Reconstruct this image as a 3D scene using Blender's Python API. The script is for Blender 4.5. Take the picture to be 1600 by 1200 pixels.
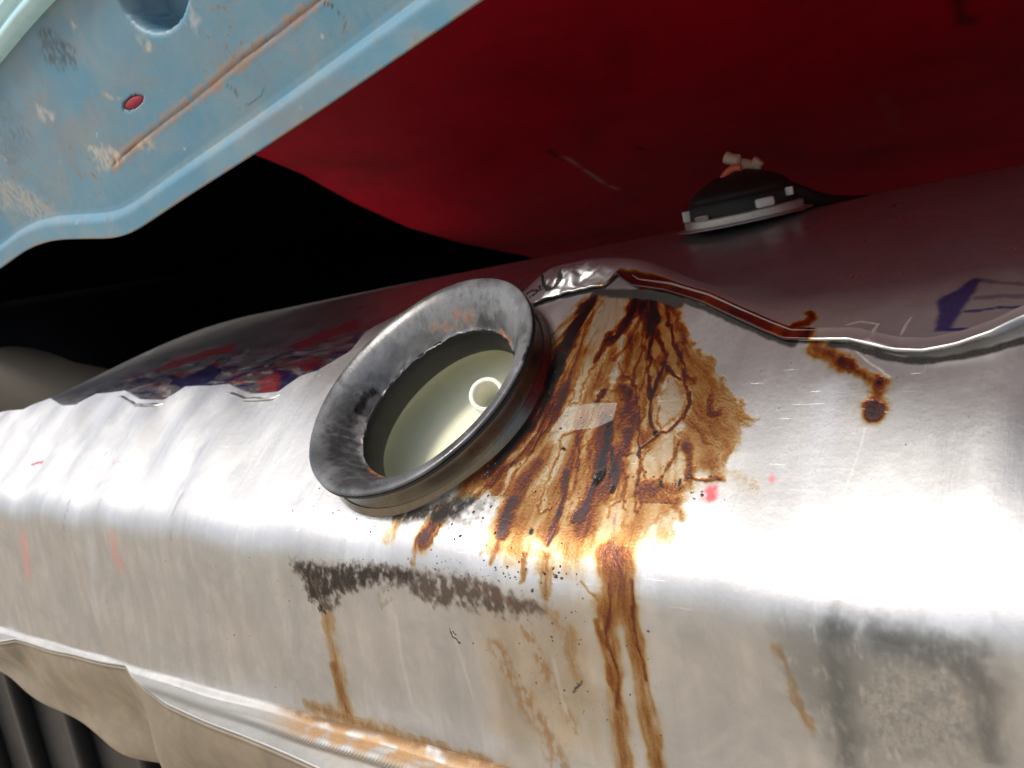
import bpy, bmesh, math, random
import numpy as np
from mathutils import Matrix, Vector

# ================================================================= camera, world, light, exposure
scene = bpy.context.scene
COL = scene.collection
for o in list(bpy.data.objects):
    bpy.data.objects.remove(o)

CAM_ROT = Matrix(((0.746971, 0.049998, 0.662974),
                  (0.635975, 0.236980, -0.734423),
                  (-0.193831, 0.970227, 0.145219)))
cam_data = bpy.data.cameras.new('camera')
cam = bpy.data.objects.new('camera', cam_data)
COL.objects.link(cam)
cam.matrix_world = CAM_ROT.to_4x4()
cam_data.sensor_width = 36.0
cam_data.lens = 36.0 * 1331 / 1600
cam_data.clip_start = 0.01
cam_data.clip_end = 400.0
cam_data.dof.use_dof = True
cam_data.dof.focus_distance = 0.27
cam_data.dof.aperture_fstop = 26.0
scene.camera = cam

SUN_DIR = Vector((-0.28, -0.52, 0.78)).normalized()      # towards the sun
world = bpy.data.worlds.new('World')
scene.world = world
world.use_nodes = True
wn = world.node_tree
bg = wn.nodes['Background']
sky = wn.nodes.new('ShaderNodeTexSky')
sky.sky_type = 'NISHITA'
sky.sun_disc = False
sky.sun_elevation = math.asin(SUN_DIR.z)
sky.sun_rotation = math.atan2(SUN_DIR.x, SUN_DIR.y)
wn.links.new(sky.outputs[0], bg.inputs[0])
bg.inputs[1].default_value = 0.10
sky.dust_density = 4.0
sky.air_density = 1.0
sun_data = bpy.data.lights.new('sun', 'SUN')
sun_data.energy = 1.6
sun_data.angle = math.radians(14.0)
sun_data.color = (1.0, 0.95, 0.87)
sun = bpy.data.objects.new('sun', sun_data)
COL.objects.link(sun)
sun.rotation_euler = SUN_DIR.to_track_quat('Z', 'Y').to_euler()
vs = scene.view_settings
vs.view_transform = 'Standard'
vs.look = 'None'
vs.exposure = 0.62
vs.gamma = 1.0
vs.use_curve_mapping = False
try:
    scene.cycles.max_bounces = 10
    scene.cycles.use_denoising = True
except Exception:
    pass

# ---------------------------------------------------------------- tank geometry (metres, camera near the origin)
P0 = np.array([-0.2121, 0.2042, -0.0533])          # foot of the filler neck axis on the sloping face
NK = np.array([-0.2320, 0.2134, -0.0461])         # foot of the filler neck
A38 = math.radians(38.0)
NRM = np.array([0.0, -math.sin(A38), math.cos(A38)])  # neck axis
XT0, XT1 = -0.95, 0.10                             # tank ends along X

def smooth(a, b, x):
    t = np.clip((np.asarray(x, float) - a) / (b - a), 0, 1)
    return t * t * (3 - 2 * t)

# profile of the upper shell: tilt angle against arc length v (mm, 0 at neck, positive towards the top)
_v = np.arange(110.0, -200.01, -0.1)
_phi = np.where(_v > -34, 38 - 0.07 * _v, 0)
_phi = np.where(_v <= -34, 40.4 + (86 - 40.4) * smooth(34, 66, -_v), _phi)
_phi = np.radians(_phi)
_py = np.concatenate([[0], np.cumsum(-np.cos(_phi[:-1]) * 0.1)])
_pz = np.concatenate([[0], np.cumsum(-np.sin(_phi[:-1]) * 0.1)])
_i0 = int(np.argmin(abs(_v)))
_py = (_py - _py[_i0]) / 1000 + P0[1]
_pz = (_pz - _pz[_i0]) / 1000 + P0[2]
_vr, _pyr, _pzr, _phr = _v[::-1], _py[::-1], _pz[::-1], _phi[::-1]
V_FRONT = -66.0
Y_FR = float(np.interp(-100, _vr, _pyr))

def prof(v):
    return np.interp(v, _vr, _pyr), np.interp(v, _vr, _pzr), np.interp(v, _vr, _phr)

def end_drop(X):                                    # the far end of the tank rounds off
    return 0.055 * smooth(-0.68, -1.00, X) ** 1.3

def dents(X, v):
    """small dents and stamped ribs of the sloping face, along its normal (m)"""
    w = smooth(-0.335, -0.40, X) * smooth(-58, -25, v) * smooth(34, 4, v)
    d = 0.0010 * w * np.sin(2 * np.pi * (X + 0.012 * np.sin(v / 30)) / 0.047)
    d += 0.0006 * np.sin(X * 31 + 1.3) * np.sin(v / 21.0 + X * 12)
    d += 0.0004 * np.sin(X * 77 + v / 13.0)
    d += 0.0016 * np.exp(-((X + 0.045) / 0.010) ** 2) * smooth(-60, -20, v)
    return d

def shell_point(X, v):
    y, z, ph = prof(v)
    d = dents(X, v)
    return np.stack(np.broadcast_arrays(X, y - np.sin(ph) * d, z + np.cos(ph) * d - end_drop(X)), -1)

def front_len(X):                                   # mm of front face below the shoulder
    return np.interp(X, [-0.95, -0.64, -0.44, -0.29, -0.18, 0.1], FRONT_LEN)

def top_height(X, Y):
    z = -0.044 + 0.038 * smooth(0.20, 0.44, Y)
    z = z + 0.031 * np.exp(-(abs(X + 0.192) / 0.052) ** 2.4) * np.exp(-((Y - 0.264) / 0.024) ** 2)
    return z - end_drop(X)

FRONT_LEN = [78, 69, 60, 53, 47.5, 41]

def sheet_z(X, z0, Y, d):
    """height of the top sheet d metres behind its lip (lip at height z0)"""
    lam = 0.0075 - 0.0043 * np.exp(-((X + 0.195) / 0.05) ** 2)
    return z0 + (top_height(X, Y) - z0) * (1 - np.exp(-d / lam))


# ---------------- layout tables (metres, or mm on a surface)
LIP_EDGE = [(-1.0, 19.0), (-0.672, 19.0), (-0.639, 28.0), (-0.603, 19.5), (-0.579, 19.0), (-0.561, 27.5), (-0.523, 28.5), (-0.492, 20.0), (-0.46, 17.5), (-0.445, 26.5), (-0.415, 24.5), (-0.397, 25.0), (-0.391, 23.0), (-0.369, 17.0), (-0.345, 17.0), (-0.334, 25.5), (-0.324, 27.5), (-0.308, 39.0), (-0.307, 50.5), (-0.282, 63.5), (-0.254, 68.0), (-0.229, 63.5), (-0.206, 56.5), (-0.195, 59.0), (-0.18, 61.0), (-0.176, 60.5), (-0.174, 63.5), (-0.173, 67.0), (-0.167, 62.0), (-0.163, 59.0), (-0.148, 54.0), (-0.131, 45.5), (-0.118, 37.0), (-0.106, 29.5), (-0.099, 25.5), (-0.09, 24.0), (-0.081, 23.0), (-0.075, 20.5), (-0.069, 18.0), (-0.062, 16.5), (-0.054, 17.0), (-0.047, 18.5), (-0.041, 22.0), (0.0, 38.0), (0.12, 38.0)]
LIP_GAP = [(-1.0, -0.006), (-0.6, -0.006), (-0.529, -0.0008), (-0.521, 0.0011), (-0.462, 0.0011), (-0.454, -0.0008), (-0.397, -0.0008), (-0.389, 0.0011), (-0.347, 0.0011), (-0.33899999999999997, -0.0008), (-0.334, -0.0009), (-0.254, -0.0009), (-0.206, 0.0008), (-0.18, 0.0014), (-0.12, 0.0016), (-0.072, 0.0016), (-0.055, 0.003), (-0.03, 0.0055), (0.1, 0.0055)]
BLUE_EDGE = [(-1.1, 0.03319999999999999), (-0.5739, 0.0532), (-0.5475, 0.0564), (-0.5226, 0.0585), (-0.4864, 0.057), (-0.4448, 0.0508), (-0.4112, 0.0453), (-0.3998, 0.045), (-0.3769, 0.0476), (-0.3393, 0.0522), (-0.2869, 0.0581), (-0.2248, 0.0654), (-0.1634, 0.0723), (0.2, 0.11408364372469637)]
BLUE_Y = 0.205
BLUE_LIP = 0.0115
BLUE_CREASE = [(-393.4, 76.6), (-359.8, 81.2), (-318.7, 85.4), (-277.9, 90.4), (-252.3, 92.5), (-228.9, 95.0), (-214.3, 97.0)]
BLUE_RECESS = (-308.9, 126.9, 24.254999999999963, 16.80000000000001)
BLUE_HOLE = (-355.8, 95.2, 9.300000000000011, 2.6)
BLUE_CORNER = [(-0.4547, 0.1391), (-0.37789999999999996, 0.1438)]
BLUE_MARKS = [('s', [(-227.5, 94.6), (-224.0, 92.2), (-222.2, 88.9), (-220.3, 86.3), (-223.3, 83.2)], 0.8, (0.03, 0.04, 0.04), 0.9), ('s', [(-292.6, 85.7), (-289.6, 81.3), (-289.4, 80.0)], 0.5, (0.06, 0.08, 0.08), 0.8), ('s', [(-271.7, 79.9), (-277.0, 76.7), (-287.5, 75.9)], 0.5, (0.06, 0.08, 0.08), 0.7), ('a', [(-401.6, 140.7), (-389.3, 134.2), (-378.6, 124.3), (-384.8, 118.0), (-398.8, 121.2), (-408.6, 130.5)], 2, (0.05, 0.055, 0.06), 0.85), ('a', [(-407.8, 88.8), (-393.5, 86.4), (-381.1, 77.6), (-390.3, 74.7), (-406.3, 78.2)], 1.5, (0.45, 0.42, 0.35), 0.9), ('a', [(-366.7, 80.0), (-353.0, 79.5), (-355.2, 74.5), (-366.7, 77.2)], 1.5, (0.42, 0.33, 0.24), 0.9), ('a', [(-333.0, 115.7), (-324.9, 110.8), (-323.4, 107.1), (-330.2, 109.6)], 1.5, (0.45, 0.43, 0.33), 0.9), ('a', [(-437.1, 115.1), (-421.4, 108.0), (-428.8, 106.0), (-441.7, 111.1)], 2, (0.42, 0.43, 0.4), 0.8), ('a', [(-522.8, 99.0), (-487.9, 82.9), (-477.5, 70.4), (-506.2, 70.3), (-541.6, 86.2)], 5, (0.42, 0.37, 0.3), 0.7), ('a', [(-468.6, 131.3), (-455.7, 115.3), (-460.3, 100.4), (-501.2, 99.6), (-503.8, 110.6)], 4, (0.12, 0.15, 0.18), 0.8), ('a', [(-375.1, 105.7), (-363.5, 99.9), (-367.1, 99.2), (-375.1, 103.0)], 1.0, (0.42, 0.36, 0.28), 0.8), ('a', [(-375.2, 135.1), (-370.6, 131.1), (-375.4, 131.3)], 1.0, (0.5, 0.5, 0.5), 0.8), ('a', [(-293.0, 113.7), (-289.1, 108.0), (-294.8, 105.6), (-297.8, 108.4)], 1.5, (0.4, 0.42, 0.42), 0.7), ('a', [(-248.0, 77.8), (-232.4, 79.7), (-205.2, 81.5), (-192.4, 83.1), (-212.6, 89.7), (-235.8, 84.9)], 4, (0.2, 0.24, 0.22), 0.5), ('a', [(-386.2, 54.9), (-340.5, 61.5), (-286.1, 69.5), (-279.4, 72.6), (-318.9, 68.7), (-365.4, 64.0)], 3, (0.26, 0.27, 0.22), 0.5)]
RED_EDGE = [(-0.6493, -0.1), (-0.6493, -0.0045), (-0.6802, 0.0228), (-0.6916, 0.0472), (-0.6824, 0.0752), (-0.6629, 0.1025), (-0.6597, 0.1205), (-0.6554, 0.1703), (-0.6754, 0.3)]
RED_PLANE = (0.75, -2.5)
RED_MARKS = [([(-413.2, 68.8), (-416.4, 60.2), (-418.4, 50.8), (-419.4, 43.2)], 6, (0.62, 0.3, 0.26), 0.75), ([(-414.2, 76.9), (-415.2, 71.0)], 4, (0.03, 0.005, 0.005), 0.9), ([(-446.1, 63.9), (-445.5, 59.4)], 4, (0.45, 0.1, 0.09), 0.6), ([(-351.7, 64.9), (-350.1, 61.8)], 5, (0.03, 0.004, 0.004), 0.9), ([(-179.8, 55.1), (-188.3, 35.7)], 10, (0.3, 0.07, 0.04), 0.35), ([(-113.8, 86.8), (-113.7, 79.8)], 6, (0.06, 0.01, 0.005), 0.8)]
MUFFLER = [(-1.2059, 0.2265, 0.0403), (-1.0266, 0.4464, -0.0798)]
CRATE_Y = 0.225
LOWER_Z = -0.25
FLANGE_EDGE = [(-1.0, 0.1504), (-0.6041, 0.1504), (-0.5922, 0.1557), (-0.5342, 0.1563), (-0.4385, 0.1585), (-0.4221, 0.1543), (-0.4043, 0.1511), (-0.3724, 0.1467), (-0.3343, 0.1446), (-0.3053, 0.1438), (-0.249, 0.141), (-0.1968, 0.1389), (0.12, 0.1389)]
RUBBER_MARKS = [('a', [(104.0, 40.14), (86.0, 38.61), (88.0, 36.82), (103.0, 37.84)], 1, (0.38, 0.13, 0.05), 0.8), ('a', [(103.0, 37.84), (86.0, 36.82), (87.0, 35.29), (106.0, 36.31)], 1, (0.3, 0.26, 0.22), 0.6), ('s', [(120.0, 38.1), (107.0, 37.33)], 2, (0.36, 0.22, 0.15), 0.6), ('s', [(64.0, 34.77), (45.0, 34.77)], 2.2, (0.4, 0.15, 0.05), 0.8), ('s', [(192.0, 37.59), (182.0, 37.84), (173.0, 37.08)], 1.6, (0.006, 0.006, 0.006), 0.95), ('s', [(193.0, 36.56), (207.0, 35.03), (225.0, 34.77)], 2.5, (0.3, 0.28, 0.27), 0.7), ('s', [(241.0, 34.77), (259.0, 34.77)], 2, (0.45, 0.16, 0.05), 0.85), ('a', [(206.0, 43.47), (193.0, 38.87), (217.0, 35.54), (245.0, 34.77), (254.0, 41.42), (231.0, 42.7)], 1, (0.02, 0.02, 0.02), 0.75), ('a', [(143.0, 47.82), (105.0, 46.03), (64.0, 46.03), (39.0, 45.26), (73.0, 37.08), (109.0, 38.35), (143.0, 40.14)], 1, (0.24, 0.25, 0.255), 0.5), ('a', [(171.0, 47.82), (145.0, 47.82), (149.0, 40.66), (171.0, 39.89), (188.0, 43.98)], 1, (0.2, 0.215, 0.235), 0.5), ('s', [(12.0, 49.86), (-3.0, 49.86), (-6.0, 34.77)], 1.2, (0.008, 0.008, 0.008), 0.9), ('s', [(347.0, 34.77), (326.0, 34.77), (307.0, 34.77)], 1.2, (0.008, 0.008, 0.008), 0.9), ('s', [(5.0, 49.86), (-10.0, 49.86), (-20.0, 34.77)], 1.5, (0.3, 0.31, 0.32), 0.6)]
TUBE_TOP = (-0.2285, 0.2373, -0.0503)
TUBE_AXIS = (0.42, -0.74, 0.5)
SENDER_C = (-0.1981, 0.42, -0.0054)
SENDER_AX = (0, -0.04, 1)
SENDER_R = 0.03
SENDER_TABS = [(-43, 0.009, 0.0045, 0.008), (-108, 0.008, 0.0022, 0.0066), (-138, 0.0016, 0.0055, 0.0085), (-12, 0.0016, 0.004, 0.0105)]
SENDER_CABLE = [(-0.1909, 0.42, 0.0129), (-0.1855, 0.43, 0.0095), (-0.1785, 0.44, 0.0035), (-0.1731, 0.45, -0.0023), (-0.1709, 0.47, -0.0071), (-0.1724, 0.56, -0.0127)]
SENDER_WIRE = [(-0.203, 0.41, 0.0151), (-0.201, 0.41, 0.0182), (-0.1982, 0.41, 0.0205), (-0.1945, 0.41, 0.0216), (-0.1908, 0.41, 0.0208)]
SENDER_TAPE = [[(-0.2029, 0.42, 0.0282), (-0.2009, 0.42, 0.0271), (-0.1986, 0.42, 0.0259), (-0.1958, 0.42, 0.0253)], [(-0.2011, 0.425, 0.0233), (-0.1968, 0.425, 0.0233), (-0.1934, 0.425, 0.0219), (-0.1907, 0.425, 0.0194), (-0.1892, 0.425, 0.022), (-0.1876, 0.425, 0.0233)]]
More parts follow.
